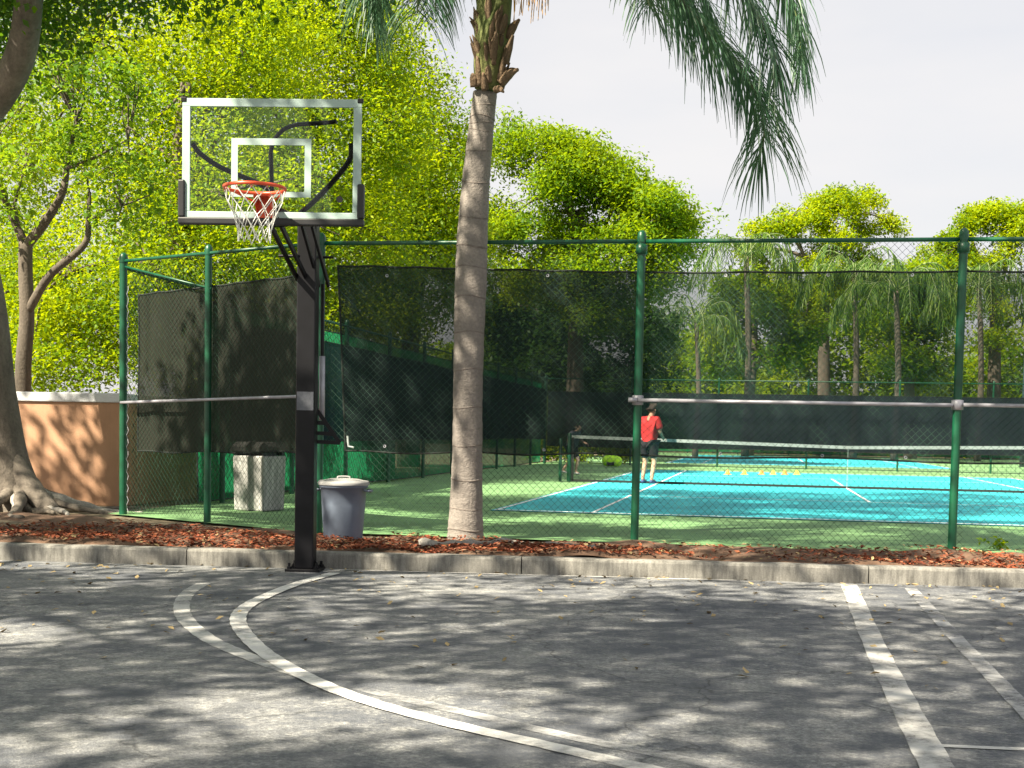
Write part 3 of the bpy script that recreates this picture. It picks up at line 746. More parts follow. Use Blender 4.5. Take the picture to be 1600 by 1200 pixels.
def blob_points(blobs, per, seed, shell=.55, shoots=.14):
    r = np.random.default_rng(seed); out = []
    for (c, rad) in blobs:
        vol = rad[0]*rad[1]*rad[2]; n = max(4, int(per*vol**(2/3)))
        d = r.normal(size=(n, 3)); d /= np.linalg.norm(d, axis=1)[:, None]
        rr = shell + (1-shell)*r.uniform(0, 1, n)**.7; rr[r.uniform(0, 1, n) < .25] *= r.uniform(.3, 1)
        lump = 1 + .16*np.sin(d[:, 0]*5+seed) * np.sin(d[:, 1]*4+seed*2) + .12*np.sin(d[:, 2]*7+d[:, 0]*6)
        sh = r.uniform(0, 1, n) < shoots; rr[sh] *= r.uniform(1.0, 1.38, sh.sum())
        out.append(np.array(c) + d*rr[:, None]*lump[:, None]*np.array(rad))
    return np.concatenate(out)
def tree(name, label, base, trunk_pts, trunk_r, limbs, blobs, leafmat, shoots=.14, per=60, ncl=26, csize=.30, leaf=.14, seed=1, bark='bark_dark', cat='tree', group=None, shell=.55, twigs=40, cut=None, droop=0, tws=1.0):
    """all coordinates in world space; the thing sits at its base"""
    e = empty(name, base); tag(e, label, cat, group); o = Vector(base)
    n = 6; pts = spline(trunk_pts, n) if len(trunk_pts) > 2 else [Vector(p) for p in trunk_pts]
    rr = lerp_list(trunk_r, n) if len(trunk_pts) > 2 else trunk_r
    MB().tube([p-o for p in pts], rr, 14).build('trunk', M[bark], e, smooth=True)
    for (lp_, r0, r1) in limbs:
        pp = spline(lp_, 5) if len(lp_) > 2 else [Vector(lp_[0]).lerp(Vector(lp_[1]), k/4) for k in range(5)]
        MB().tube([p-o for p in pp], [r0+(r1-r0)*k/(len(pp)-1) for k in range(len(pp))], 9).build('limb', M[bark], e, smooth=True)
    C = blob_points(blobs, per, seed, shell, shoots)
    if cut is not None: C = C[cut(C)]
    C = C - np.array(o)
    if twigs:
        r = random.Random(seed); tw = MB(); anchors = [Vector(p)-o for p in [l[0][-1] for l in limbs] + [trunk_pts[-1]]]
        for i in r.sample(range(len(C)), min(twigs, len(C))):
            c = Vector(C[i]); a = min(anchors, key=lambda q: (q-c).length)
            m_ = a.lerp(c, .5) + Vector((r.uniform(-.3, .3), r.uniform(-.3, .3), r.uniform(0, .4)))
            tw.tube(spline([a, m_, c], 4), [x*tws for x in (.05, .045, .04, .035, .03, .025, .02, .015, .008)], 5, False)
        tw.build('twigs', M[bark], e, smooth=True, kind='stuff')
    me = leaf_mesh('crown', C, ncl, csize, leaf, seed+100, droop=droop)
    cr_ = link_mesh('crown', me, M[leafmat], e)
    return e
def px_blob(x, y, Y, rx, rz, ry=None):
    """crown lobe whose outline is rx, rz pixels at distance Y"""
    c = AY(x, y, Y); s = (c-Vector((0, 0, CH))).dot(CF)/F
    return (tuple(c), (rx*s, (ry if ry else rx*s), rz*s))

# 1 ficus at the left edge with roots
FB = AY(28, 800, 15.9); FB.z = 0
fic = tree('ficus_tree', 'large grey ficus trunk with spreading roots at the left edge', FB,
     [AY(30, 815, 15.9), AY(6, 720, 15.9), AY(-6, 610, 15.9), AY(-22, 480, 15.9), AY(-50, 330, 15.8), AY(-45, 200, 15.6)],
     [.42, .31, .24, .25, .26, .24],
     [([AY(-45, 200, 15.6), AY(5, 140, 15.3), AY(36, 70, 15), AY(50, -60, 14.5)], .22, .15),
      ([AY(-45, 200, 15.6), AY(-100, 60, 15.8), AY(-160, -120, 16)], .2, .1),
      ([AY(50, -60, 14.5), AY(120, -150, 14.4), AY(260, -190, 14.4)], .14, .06)],
     [px_blob(60, -60, 15, 150, 90, 1.8), px_blob(230, -95, 14.6, 150, 95, 1.9), px_blob(-80, -60, 15.5, 170, 170, 2.2), px_blob(400, -130, 14.4, 140, 95, 1.6), px_blob(520, -120, 14.2, 110, 80, 1.4),
      px_blob(90, -230, 15.3, 230, 140, 2.6), px_blob(330, -260, 15.3, 200, 110, 2.4), px_blob(20, 20, 16, 70, 50, 1.0), px_blob(-60, 120, 16.4, 80, 60, .8)]
     + [((-8.5, 15, 9), (2, 1.9, 1.0)), ((-6, 16.5, 9.3), (2, 1.9, 1.0)), ((-4.2, 15, 9.6), (1.9, 1.8, .9)), ((-5.5, 18.6, 9.7), (2, 1.8, .9)), ((-2.8, 17.2, 9.9), (1.9, 1.7, .9)), ((-8, 18.6, 9.6), (1.9, 1.8, .9)), ((-3.4, 20, 10.6), (1.7, 1.6, .8)), ((-1.2, 15.2, 9.7), (1.5, 1.4, .8))],
     'leaf_ficus', per=85, ncl=34, csize=.24, leaf=.105, seed=11, bark='bark', twigs=60)
rr_ = random.Random(4)
for i in range(15):
    az = -2.5 + 2.9*i/14 + rr_.uniform(-.1, .1); Lr = rr_.uniform(.8, 2.1); d = Vector((math.cos(az), math.sin(az), 0)); sd_ = Vector((-d.y, d.x, 0))
    ps = [FB + d*(.15+Lr*t) + sd_*(.16*math.sin(t*5+i*2)*t) + Vector((0, 0, .26*(1-t)**3 + .025*math.sin(t*7+i) - .02*t)) for t in (0, .15, .3, .45, .6, .8, 1)]
    P = spline(ps, 5); r1 = rr_.uniform(.05, .09)
    MB().tube([p-FB for p in P], [r1*(1-.8*k/len(P))*(1+.15*math.sin(k*.9+i))+.006 for k in range(len(P))], 8).build('root', M['root' if i % 3 == 0 else 'bark'], fic, smooth=True)
for x0, x1, r_ in ((20, 88, .16), (-10, -60, .16), (5, 45, .13)):
    MB().tube(spline([AY(x0*.3, 690, 15.85)-FB, AY((x0+x1)/2-6, 765, 15.75)-FB, AY(x1, 806, 15.55)-FB], 6), lerp_list([.09, r_, .10], 6), 10).build('buttress', M['bark'], fic, smooth=True)

# 2 slender forked tree behind the wall
B2 = AY(38, 640, 19.6); B2.z = -.03
tree('forked_tree', 'slender forked tree rising behind the peach wall', B2,
     [B2, AY(36, 590, 19.6), AY(42, 500, 19.6), AY(40, 430, 19.6), AY(40, 378, 19.6)], [.15, .125, .115, .11, .105],
     [([AY(40, 385, 19.6), AY(18, 335, 19.5), AY(0, 296, 19.4), AY(-25, 240, 19.3)], .075, .03),
      ([AY(40, 385, 19.6), AY(72, 345, 19.5), AY(98, 300, 19.4), AY(106, 250, 19.4), AY(120, 190, 19.3)], .085, .03),
      ([AY(42, 490, 19.6), AY(78, 430, 19.4), AY(132, 382, 19.3), AY(138, 340, 19.2), AY(140, 300, 19.2)], .075, .028),
      ([AY(106, 262, 19.4), AY(140, 250, 19.3), AY(200, 218, 19.2)], .035, .012),
      ([AY(138, 345, 19.2), AY(165, 330, 19.1), AY(190, 322, 19.1)], .03, .01),
      ([AY(18, 335, 19.5), AY(28, 300, 19.4), AY(36, 270, 19.4)], .03, .012)],
     [px_blob(10, 260, 19.4, 70, 55, .8), px_blob(120, 230, 19.3, 80, 45, .9), px_blob(200, 270, 19.2, 70, 50, .8), px_blob(60, 120, 19.4, 100, 70, 1.2), px_blob(190, 130, 19.3, 90, 60, 1.0), px_blob(160, 330, 19, 60, 35, .6), px_blob(20, 330, 19.4, 40, 30, .5), px_blob(230, 350, 19, 40, 30, .5)],
     'leaf_sparse', per=62, ncl=26, csize=.22, leaf=.11, seed=21, bark='bark_dark', shell=.15, twigs=40, tws=.3)

# 3 tall bright trees in a row along the side fence
def simple_tree(name, label, bx, Y, top, blobs, leafmat, seed, tr=.25, group=None, **kw):
    base = AY(bx, 640, Y); base.z = -.03
    c = AY(bx+6, top, Y)
    limbs = []
    r = random.Random(seed)
    for (bc, br) in blobs[:7]:
        s0 = base.lerp(c, r.uniform(.45, .95)); limbs.append(([s0, s0.lerp(Vector(bc), .5)+Vector((0, 0, .3)), Vector(bc)], tr*.45, tr*.1))
    return tree(name, label, base, [base, base.lerp(c, .35)+Vector((r.uniform(-.2, .2), 0, 0)), base.lerp(c, .7)+Vector((r.uniform(-.25, .25), 0, 0)), c], [tr*1.3, tr, tr*.8, tr*.5], limbs, blobs, leafmat, seed=seed, group=group, **kw)
g1 = 'tall bright trees along the side fence'
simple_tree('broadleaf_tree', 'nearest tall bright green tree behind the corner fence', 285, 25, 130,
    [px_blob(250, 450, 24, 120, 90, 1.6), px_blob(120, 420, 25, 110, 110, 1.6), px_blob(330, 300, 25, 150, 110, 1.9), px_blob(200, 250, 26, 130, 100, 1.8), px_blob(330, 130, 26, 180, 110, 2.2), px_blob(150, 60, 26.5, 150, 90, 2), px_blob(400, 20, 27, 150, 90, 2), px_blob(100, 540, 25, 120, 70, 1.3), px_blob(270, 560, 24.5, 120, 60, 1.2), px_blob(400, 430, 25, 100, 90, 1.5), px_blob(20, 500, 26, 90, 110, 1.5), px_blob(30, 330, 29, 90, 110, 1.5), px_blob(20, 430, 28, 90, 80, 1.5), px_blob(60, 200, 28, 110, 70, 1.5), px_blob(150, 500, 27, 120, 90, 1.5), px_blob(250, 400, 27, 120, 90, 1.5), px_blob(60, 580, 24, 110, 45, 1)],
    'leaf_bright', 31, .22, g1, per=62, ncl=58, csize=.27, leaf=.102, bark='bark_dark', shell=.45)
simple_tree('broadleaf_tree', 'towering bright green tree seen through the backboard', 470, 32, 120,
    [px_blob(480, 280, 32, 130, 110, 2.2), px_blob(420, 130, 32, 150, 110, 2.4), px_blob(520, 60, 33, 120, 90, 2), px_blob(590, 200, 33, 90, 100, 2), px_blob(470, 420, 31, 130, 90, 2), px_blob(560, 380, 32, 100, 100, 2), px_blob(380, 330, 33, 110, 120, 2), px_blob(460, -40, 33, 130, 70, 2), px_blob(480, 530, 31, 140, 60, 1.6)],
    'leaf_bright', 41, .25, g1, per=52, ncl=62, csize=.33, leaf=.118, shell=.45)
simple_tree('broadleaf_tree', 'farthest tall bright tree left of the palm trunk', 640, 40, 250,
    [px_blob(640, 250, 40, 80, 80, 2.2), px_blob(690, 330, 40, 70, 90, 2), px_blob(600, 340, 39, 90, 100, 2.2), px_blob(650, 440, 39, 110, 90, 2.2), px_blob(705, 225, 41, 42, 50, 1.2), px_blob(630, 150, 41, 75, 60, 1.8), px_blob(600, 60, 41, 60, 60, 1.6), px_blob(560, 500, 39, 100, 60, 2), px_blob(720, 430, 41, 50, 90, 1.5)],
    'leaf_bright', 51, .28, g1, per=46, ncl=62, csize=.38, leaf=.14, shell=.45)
# 4 the round tree right of the palm
def lumps(x0, x1, ytop, ybot, Y, n, seed, r0=34, r1=60, ry=2.0):
    """irregular crown: lobes spread under an outline ytop(x) given as points"""
    r = random.Random(seed); out = []
    for i in range(n):
        x = r.uniform(x0, x1); k = next((j for j in range(1, len(ytop)) if ytop[j][0] >= x), len(ytop)-1)
        (xa, ya), (xb, yb) = ytop[k-1], ytop[k]; yt = ya + (yb-ya)*(x-xa)/(xb-xa)
        rad = r.uniform(r0, r1); y = yt + rad*.75 + (ybot-yt-rad)*max(0, r.random()**1.3 - .12)
        out.append(px_blob(x, y, Y+r.uniform(-1.5, 1.5), rad, rad*r.uniform(.6, .85), ry*r.uniform(.6, 1.2)))
    return out
def fringe(ytop, Y, n, seed, r0=7, r1=18, up=14):
    """small sprays standing out of a crown's outline"""
    r = random.Random(seed); out = []
    for i in range(n):
        k = r.randrange(1, len(ytop)); (xa, ya), (xb, yb) = ytop[k-1], ytop[k]; t = r.random(); rad = r.uniform(r0, r1)
        out.append(px_blob(xa+(xb-xa)*t, ya+(yb-ya)*t + r.uniform(-up, up*1.6), Y+r.uniform(-1, 1), rad, rad*r.uniform(.4, .8), rad*Y/F))
    return out
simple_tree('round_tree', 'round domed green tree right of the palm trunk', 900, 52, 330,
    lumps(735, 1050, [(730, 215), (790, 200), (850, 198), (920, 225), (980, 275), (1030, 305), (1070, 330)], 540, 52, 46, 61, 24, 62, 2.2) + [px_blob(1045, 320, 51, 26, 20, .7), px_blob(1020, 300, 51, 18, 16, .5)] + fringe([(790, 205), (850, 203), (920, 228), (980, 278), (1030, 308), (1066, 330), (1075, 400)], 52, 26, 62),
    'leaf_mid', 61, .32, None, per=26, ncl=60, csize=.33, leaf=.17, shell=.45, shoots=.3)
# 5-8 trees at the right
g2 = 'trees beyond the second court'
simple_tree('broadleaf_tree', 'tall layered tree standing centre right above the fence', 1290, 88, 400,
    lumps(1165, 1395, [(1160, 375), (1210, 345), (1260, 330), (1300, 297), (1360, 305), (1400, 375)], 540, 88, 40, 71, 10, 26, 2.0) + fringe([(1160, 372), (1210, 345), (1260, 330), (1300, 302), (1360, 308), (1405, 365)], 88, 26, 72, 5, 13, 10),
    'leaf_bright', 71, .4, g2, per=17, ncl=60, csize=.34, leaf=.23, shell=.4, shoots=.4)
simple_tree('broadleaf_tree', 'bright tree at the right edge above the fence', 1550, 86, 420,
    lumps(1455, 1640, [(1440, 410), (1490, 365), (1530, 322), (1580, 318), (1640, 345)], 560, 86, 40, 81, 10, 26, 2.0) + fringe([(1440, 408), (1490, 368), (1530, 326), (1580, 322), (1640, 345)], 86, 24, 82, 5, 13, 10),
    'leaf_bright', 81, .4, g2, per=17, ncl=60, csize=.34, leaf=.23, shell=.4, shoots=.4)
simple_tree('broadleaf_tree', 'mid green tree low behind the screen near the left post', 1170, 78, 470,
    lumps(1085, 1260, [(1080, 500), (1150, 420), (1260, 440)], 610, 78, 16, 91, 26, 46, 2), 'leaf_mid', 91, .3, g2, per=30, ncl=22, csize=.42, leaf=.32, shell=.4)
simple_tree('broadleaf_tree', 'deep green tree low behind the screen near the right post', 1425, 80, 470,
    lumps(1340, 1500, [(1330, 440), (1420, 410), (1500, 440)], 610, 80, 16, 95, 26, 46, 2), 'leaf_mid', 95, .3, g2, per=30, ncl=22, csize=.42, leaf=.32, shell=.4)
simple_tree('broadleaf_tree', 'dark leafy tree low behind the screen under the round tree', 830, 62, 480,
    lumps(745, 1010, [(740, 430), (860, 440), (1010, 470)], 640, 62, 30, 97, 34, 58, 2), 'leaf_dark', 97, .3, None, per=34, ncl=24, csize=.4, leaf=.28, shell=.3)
wd = np.random.default_rng(9); hc = wd.uniform([-45, -5, .3], [50, 5, 15], size=(3600, 3)); hc[:, 2] *= .62 + .38*np.sin(hc[:, 0]*.35)*np.sin(hc[:, 0]*.13+1)
wo_ = link_mesh('far_wood', leaf_mesh('far_wood', hc + np.array([0, 0, .3]), 34, .8, .55, 78), M['leaf_mid']); wo_.location = (2, 118, 0)
tag(wo_, 'far green wood filling the gaps between the trees', 'wood', kind='stuff')
# hedge behind the second court
hb_ = empty('hedge', (4, 92, -.03)); tag(hb_, 'low dark green hedge closing the view behind the courts', 'hedge')
hc = np.random.default_rng(3).uniform([-24, -1.2, .2], [26, 1.2, 4.6], size=(1300, 3)); hc[:, 2] *= 1 - .3*np.sin(hc[:, 0]*.6)**2
link_mesh('foliage', leaf_mesh('foliage', hc, 26, .5, .36, 77), M['leaf_mid'], hb_)
MB().tube([(-24, 0, 0), (26, 0, 0)], .05, 6).build('stem', M['bark_dark'], hb_)
# shrubs beside the side fence corner, sunlit
for i, (x, Y, rx, rz) in enumerate(((905, 50, 55, 16), (970, 50.5, 30, 14), (850, 49.6, 40, 16))):
    p = AY(x, 690, Y); p.z = -.03; e = empty('shrub', p)
    tag(e, ['wide yellow green shrub behind the back fence left of the green bag', 'small yellow green shrub right behind the neon green bag', 'low yellow green shrub near the net post end'][i], 'shrub')
    s_ = Y/F; cc = np.random.default_rng(i).normal(size=(70, 3))*np.array([rx*s_*.45, .4, rz*s_*.4]) + np.array([0, 0, .55])
    cc[:, 2] = np.clip(cc[:, 2], .15, 1.2)
    link_mesh('foliage', leaf_mesh('foliage', cc, 22, .2, .16, 300+i), M['leaf_bright'], e)
    MB().tube([(0, 0, 0), (.05, 0, .5)], [.03, .02], 6).build('stem', M['bark_dark'], e)

# off to the left of and behind the camera: the trees that shade the lot
def shade_tree(name, label, bx, by, seed, blobs, per=42):
    base = Vector((bx, by, ZL)); top = Vector((bx+.3, by+.2, 6.2))
    limbs = [([base.lerp(top, .8), (Vector(b[0])+top)*.5, Vector(b[0])], .13, .03) for b in blobs[:5]]
    return tree(name, label, base, [base, base.lerp(top, .5)+Vector((.15, 0, 0)), top], [.34, .26, .2], limbs, blobs, 'leaf_ficus', per=per, ncl=190, csize=.38, leaf=.19, seed=seed, bark='bark', twigs=30, shell=.3)
shade_tree('shade_tree', 'leafy tree beside the camera shading the left of the lot', -10.5, 4.5, 201,
    [((-11, 3, 8.0), (2.6, 2.4, 1.3)), ((-8.5, 5.6, 7.4), (2.3, 2.2, 1.1)), ((-8.2, 1.2, 7.6), (2.5, 2.4, 1.2)), ((-12, 7.5, 7.8), (2.4, 2.3, 1.3)), ((-13.5, 11, 8), (2.4, 2.2, 1.3)), ((-10, 9.5, 7.4), (2.2, 2, 1.0)), ((-6.4, 3.4, 8.4), (2, 2, 1.0)),
     ((-7.6, 9.0, 8.6), (2.2, 1.9, 1.0)), ((-5.2, 7.4, 8.8), (2.0, 1.9, 1.0)), ((-3.0, 8.6, 9.3), (2.0, 1.7, .9)), ((-9.6, 12.0, 8.8), (1.8, 1.6, .9))], 4.6)
shade_tree('shade_tree', 'leafy tree behind the camera shading the right of the lot', -4.0, -2.5, 211,
    [((-4.2, -1.6, 7.8), (2.6, 2.4, 1.2)), ((-5.6, 1.2, 8.6), (2.2, 2.0, 1.0)), ((-2.4, 1.6, 8.0), (2.2, 2.0, 1.0)), ((-1.0, -1.2, 7.8), (2.4, 2.2, 1.1)), ((-3.2, 4.2, 7.8), (1.9, 1.6, .8)), ((1.2, 1.4, 7.8), (2.0, 1.8, .9)), ((-6.8, -2.4, 8.2), (2.2, 2, 1.0)),
     ((-.4, 4.6, 8.4), (1.9, 1.7, .9)), ((-1.0, 7.0, 9.2), (1.8, 1.5, .8))], 4.9)

# ------------------------------------------------------------------ palms
def frond(root, pts, wl_, mat, seed, dens=150, lw=.022, nm='frond', droop=1.0, r0=.028, hang=1.0):
    o = root.location; r = random.Random(seed); P = spline(pts, 12); P = [p-o for p in P]; nP = len(P)
    rc_ = MB().tube(P, [r0*(1-.85*k/(nP-1))+.003 for k in range(nP)], 6).build(nm, M['rachis'], root, smooth=True)
    lm = MB(); cum = [0]
    for i in range(1, nP): cum.append(cum[-1]+(P[i]-P[i-1]).length)
    T = cum[-1]
    for k in range(dens):
        t = .14 + .86*(k+r.random())/dens; s = t*T
        i = max(1, next((j for j in range(nP) if cum[j] >= s), nP-1)); u = (s-cum[i-1])/max(1e-6, cum[i]-cum[i-1])
        p = P[i-1].lerp(P[i], min(1, u)); d = (P[i]-P[i-1]).normalized()
        side = d.cross(Vector((0, 0, 1))); side = side.normalized() if side.length > .05 else Vector((1, 0, 0)); upv = side.cross(d)
        sg = 1 if k % 2 else -1; L = wl_*(.5+.75*math.sin(math.pi*(.15+.75*t)))*r.uniform(.75, 1.15)
        ang = r.uniform(-.5, .7); dirv = (side*sg*math.cos(ang) + upv*math.sin(ang)*.8 + d*.75).normalized()
        q = [p]; v = dirv.copy(); g_ = droop*r.uniform(.7, 1.2)
        for j in range(4):
            v = (v + Vector((0, 0, -1))*g_*(.28+.16*j)).normalized(); q.append(q[-1] + v*L/4)
        wv = dirv.cross(Vector((0, 0, 1))); wv = wv.normalized() if wv.length > .05 else Vector((1, 0, 0))
        wv = (wv + Vector((r.uniform(-.7, .7), r.uniform(-.7, .7), 0))).normalized()
        w_ = [lw*.45, lw*.5, lw*.5, lw*.35, .0015]; b = len(lm.v)
        for j in range(5): lm.v += [tuple(q[j]-wv*w_[j]), tuple(q[j]+wv*w_[j])]
        for j in range(4): lm.f.append((b+2*j, b+2*j+1, b+2*j+3, b+2*j+2))
    lm.build('leaflets', mat, rc_, kind='stuff'); return rc_
PY = 13.38
PBs = AY(727, 845, PY); PBs.z = 0
palm = empty('palm_tree', PBs); tag(palm, 'leaning ringed palm trunk with drooping fronds in front of the fence', 'palm tree')
tp = [(727, 850, 30), (728, 800, 26.5), (730, 720, 24), (731, 620, 23), (733, 520, 24), (736, 430, 25), (738, 370, 24), (744, 280, 21.5), (752, 200, 19.5), (758, 145, 18.5)]
pp = [AY(x, y, PY+.05) for (x, y, w_) in tp]; sc = (PY/math.cos(YAW))/F
pts = spline(pp, 12); rr = lerp_list([w_*sc for (_, _, w_) in tp], 12)
rr = [r_*(1+.012*math.sin(i*.9)+.012*math.sin(i*2.3)) for i, r_ in enumerate(rr)]
MB().tube([p-PBs for p in pts], rr, 24).build('trunk', M['palm_trunk'], palm, smooth=True)
for i in list(range(6, 104, 7)) + [95, 99, 103]:                      # leaf scars round the trunk
    d = (pts[i+1]-pts[i-1]).normalized(); r_ = rr[i]*1.0-.008
    x_ = d.cross(Vector((0, 1, 0))).normalized(); y_ = d.cross(x_)
    MB().tube([pts[i]-PBs+(x_*math.cos(a)+y_*math.sin(a))*r_+d*.012*math.sin(a*2+i) for a in [2*math.pi*k/22 for k in range(23)]], .0125, 8, False).build('ring_scar', M['palm_ring'], palm, smooth=True)
MB().tube(spline([AY(760, 140, PY)-PBs, AY(764, 105, PY)-PBs, AY(769, 50, PY)-PBs, AY(774, -20, PY)-PBs, AY(778, -110, PY)-PBs], 6), lerp_list([.118, .155, .175, .175, .10], 6), 20).build('crownshaft', M['palm_sheath'], palm, smooth=True)
rb = random.Random(8)
def boot(px, py, dx, dy, w_, yo, mat='palm_boot'):
    a = AY(px, py, PY+yo)-PBs; b = AY(px+dx, py+dy, PY+yo*1.5-.03)-PBs; m_ = a.lerp(b, .5)+Vector((0, 0, .02))
    MB().tube(spline([a, m_, b], 4), lerp_list([w_, w_*.85, w_*.25], 4), 7).build('leaf_boot', M[mat], palm, smooth=True)
for i in range(60):
    a = rb.uniform(0, 6.28); y0 = rb.uniform(60, 142) if i % 3 else rb.uniform(0, 70); boot(765+19*math.cos(a), y0, 10*math.cos(a)+rb.uniform(-5, 5), -rb.uniform(14, 50), rb.uniform(.018, .042), .13*math.sin(a))
for args in ((782, 130, 28, -22, .055, -.05), (790, 118, 20, -8, .045, .02), (788, 100, 14, -45, .05, -.06), (792, 60, 20, -30, .05, -.02), (742, 135, -4, -20, .05, -.08), (775, 140, 12, 4, .04, -.1)): boot(*args)
for k in range(26):
    a = AY(800+k*2.2, -30+6*math.sin(k), PY-.1)-PBs; b = a+Vector((rb.uniform(-.02, .04), rb.uniform(-.05, .05), -rb.uniform(.18, .42)))
    MB().tube([a, a.lerp(b, .5)+Vector((.01, 0, 0)), b], [.006, .005, .003], 4).build('flower_stalk', M['flower'], palm)
def pf(l): return [AY(x, y, Y) for (x, y, Y) in l]
C0 = (776, -90, PY)
vis = [([C0, (850, -210, PY-.1), (950, -190, PY-.2), (1053, -15, PY-.3), (1140, 85, PY-.4), (1184, 150, PY-.45), (1194, 205, PY-.5), (1184, 250, PY-.5)], .86, 560),
       ([C0, (880, -280, PY+.3), (1040, -300, PY+.5), (1170, -180, PY+.7), (1226, -40, PY+.8), (1248, 40, PY+.8), (1252, 95, PY+.8)], .80, 480),
       ([C0, (860, -240, PY-.3), (990, -230, PY-.5), (1100, -110, PY-.7), (1170, 0, PY-.8), (1205, 70, PY-.9), (1215, 120, PY-.9)], .80, 460),
       ([C0, (840, -150, PY+.4), (920, -170, PY+.8), (1010, -110, PY+1.2), (1080, -30, PY+1.5), (1120, 40, PY+1.6)], .72, 360),
       ([C0, (830, -160, PY-.6), (900, -150, PY-1.0), (960, -90, PY-1.3), (1000, -30, PY-1.5), (1015, 10, PY-1.6)], .6, 260),
       ([C0, (720, -190, PY-.1), (650, -180, PY-.2), (595, -100, PY-.3), (580, -30, PY-.3), (585, 20, PY-.3)], .75, 380),
       ([C0, (730, -170, PY-.5), (700, -150, PY-.9), (670, -80, PY-1.3), (655, -20, PY-1.5), (652, 20, PY-1.6)], .68, 320),
       ([C0, (740, -210, PY+.5), (690, -200, PY+1.0), (650, -110, PY+1.5), (640, -20, PY+1.7)], .75, 300),
       ([C0, (750, -160, PY+.3), (715, -150, PY+.6), (690, -80, PY+.9), (682, -20, PY+1.0), (680, 20, PY+1)], .62, 260)]
for i, (l, w_, dn) in enumerate(vis): frond(palm, pf(l), w_, M['frond'], 400+i, dn, lw=.0145, droop=.62)
for i, az in enumerate((.4, 1.2, 2.0, 2.8, 3.9, 4.7, 5.5)):
    c = AY(*C0); d = Vector((math.cos(az), math.sin(az), 0)); e_ = .3 + .3*(i % 3)
    frond(palm, [c, c+d*.7+Vector((0, 0, .8+e_)), c+d*1.6+Vector((0, 0, 1.3+e_)), c+d*2.5+Vector((0, 0, 1.1+e_)), c+d*3.2+Vector((0, 0, .4+e_))], .55, M['frond'], 450+i, 130, lw=.026)
# far palms behind the courts
def far_palm(x, Y, ytop, label, seed, nf=13, Lf=2.6, r_=.13):
    b = AY(x, 640, Y); b.z = -.03; c = AY(x, ytop, Y); e = empty('palm_tree', b); tag(e, label, 'palm tree', 'palms behind the second court')
    MB().tube([p-b for p in spline([b, b.lerp(c, .5)+Vector((.15, 0, 0)), c], 6)], lerp_list([r_*1.3, r_, r_*.85], 6), 10).build('trunk', M['bark_dark'], e, smooth=True)
    r = random.Random(seed)
    for k in range(nf):
        a = 6.28*k/nf + r.uniform(-.2, .2); up = r.uniform(.1, 1.3); d = Vector((math.cos(a), math.sin(a), 0))*Lf/3.2
        frond(e, [c, c+d*.9+Vector((0, 0, up*.9)), c+d*2+Vector((0, 0, up)), c+d*2.8+Vector((0, 0, up*.3-.7)), c+d*3.2+Vector((0, 0, up*0-1.7))], Lf*.3, M['frond_far'], seed*10+k, 60, lw=.055, droop=1.1, r0=.035)
far_palm(1088, 70, 505, 'small palm with arching fronds left of the grey trunk', 5, 13, 2.6)
far_palm(1166, 74, 400, 'tall grey palm trunk rising behind the screen at centre right', 6, 12, 3.0, .17)
far_palm(1335, 74, 425, 'pale trunked palm left of the right fence post', 7, 14, 3.0, .16)
far_palm(1400, 70, 455, 'broad drooping palm close left of the right fence post', 8, 15, 3.2, .16)
far_palm(1530, 76, 450, 'palm right of the right fence post', 10, 14, 3.0, .15)

# exposed roots on the mulch by the palm
l = [(655, 850), (690, 851), (735, 850), (775, 848), (840, 850), (890, 853), (930, 855)]
ps = [G(x, y, .02) for x, y in l]; b = ps[0].copy(); b.z = 0; e = empty('exposed_root', b); tag(e, 'long pale root lying on the mulch at the palm foot', 'root')
P = spline(ps, 8); MB().tube([p-b+Vector((0, .02*math.sin(k*.5), .006*math.sin(k*.8))) for k, p in enumerate(P)], [max(.012, .045+.012*math.sin(k*.55)+.006*math.sin(k*1.3)-(.03*k/len(P))) for k in range(len(P))], 9).build('root', M['root'], e, smooth=True)
# weed by the right post
p = G(1562, 858, .0); e = empty('weed', p); tag(e, 'small yellow green weed sprouting near the right fence post', 'weed')
link_mesh('foliage', leaf_mesh('foliage', np.random.default_rng(2).normal(size=(8, 3))*np.array([.05, .05, .02])+np.array([0, 0, .06]), 9, .03, .07, 5), M['leaf_bright'], e)
MB().tube([(0, 0, -.02), (0, 0, .06)], [.006, .004], 5).build('stem', M['rachis'], e)

# ------------------------------------------------------------------ tennis net
NY = YB+11.885; nx0 = XS-.62; nx1 = XS+11.6
net = empty('tennis_net', (nx0, NY, 0)); tag(net, 'long tennis net with white top tape across the blue court', 'tennis net')
for x in (0, nx1-nx0):
    pz_ = MB().lathe([(.045, 0), (.045, 1.07), (.03, 1.09), (.001, 1.095)], (x, 0, 0), 12).build('net_post', M['fence_green'], net, smooth=True)
    MB().lathe([(.035, 0), (.035, .96), (.001, .97)], (x-.2 if x == 0 else x+.2, 0, 0), 10).build('stay_post', M['fence_green'], net, smooth=True)
Ln = nx1-nx0
zt_ = lambda x: 1.05 - .12*(1-abs(x-Ln/2)/(Ln/2))
tpm = MB()
for k in range(40):
    xa, xb = .05+(Ln-.1)*k/40, .05+(Ln-.1)*(k+1)/40
    tpm.add([(xa, -.012, zt_(xa)-.07), (xb, -.012, zt_(xb)-.07), (xb, -.012, zt_(xb)), (xa, -.012, zt_(xa)), (xa, .012, zt_(xa)-.07), (xb, .012, zt_(xb)-.07), (xb, .012, zt_(xb)), (xa, .012, zt_(xa))],
            [(0, 1, 2, 3), (7, 6, 5, 4), (3, 2, 6, 7), (0, 4, 5, 1)])
tpm.build('top_tape', M['tape'], net)
cm = MB()
for k in range(int(Ln/.09)): x = .05+k*.09; cm.bar((x, 0, .02), (x, 0, zt_(x)-.07), .004, .004)
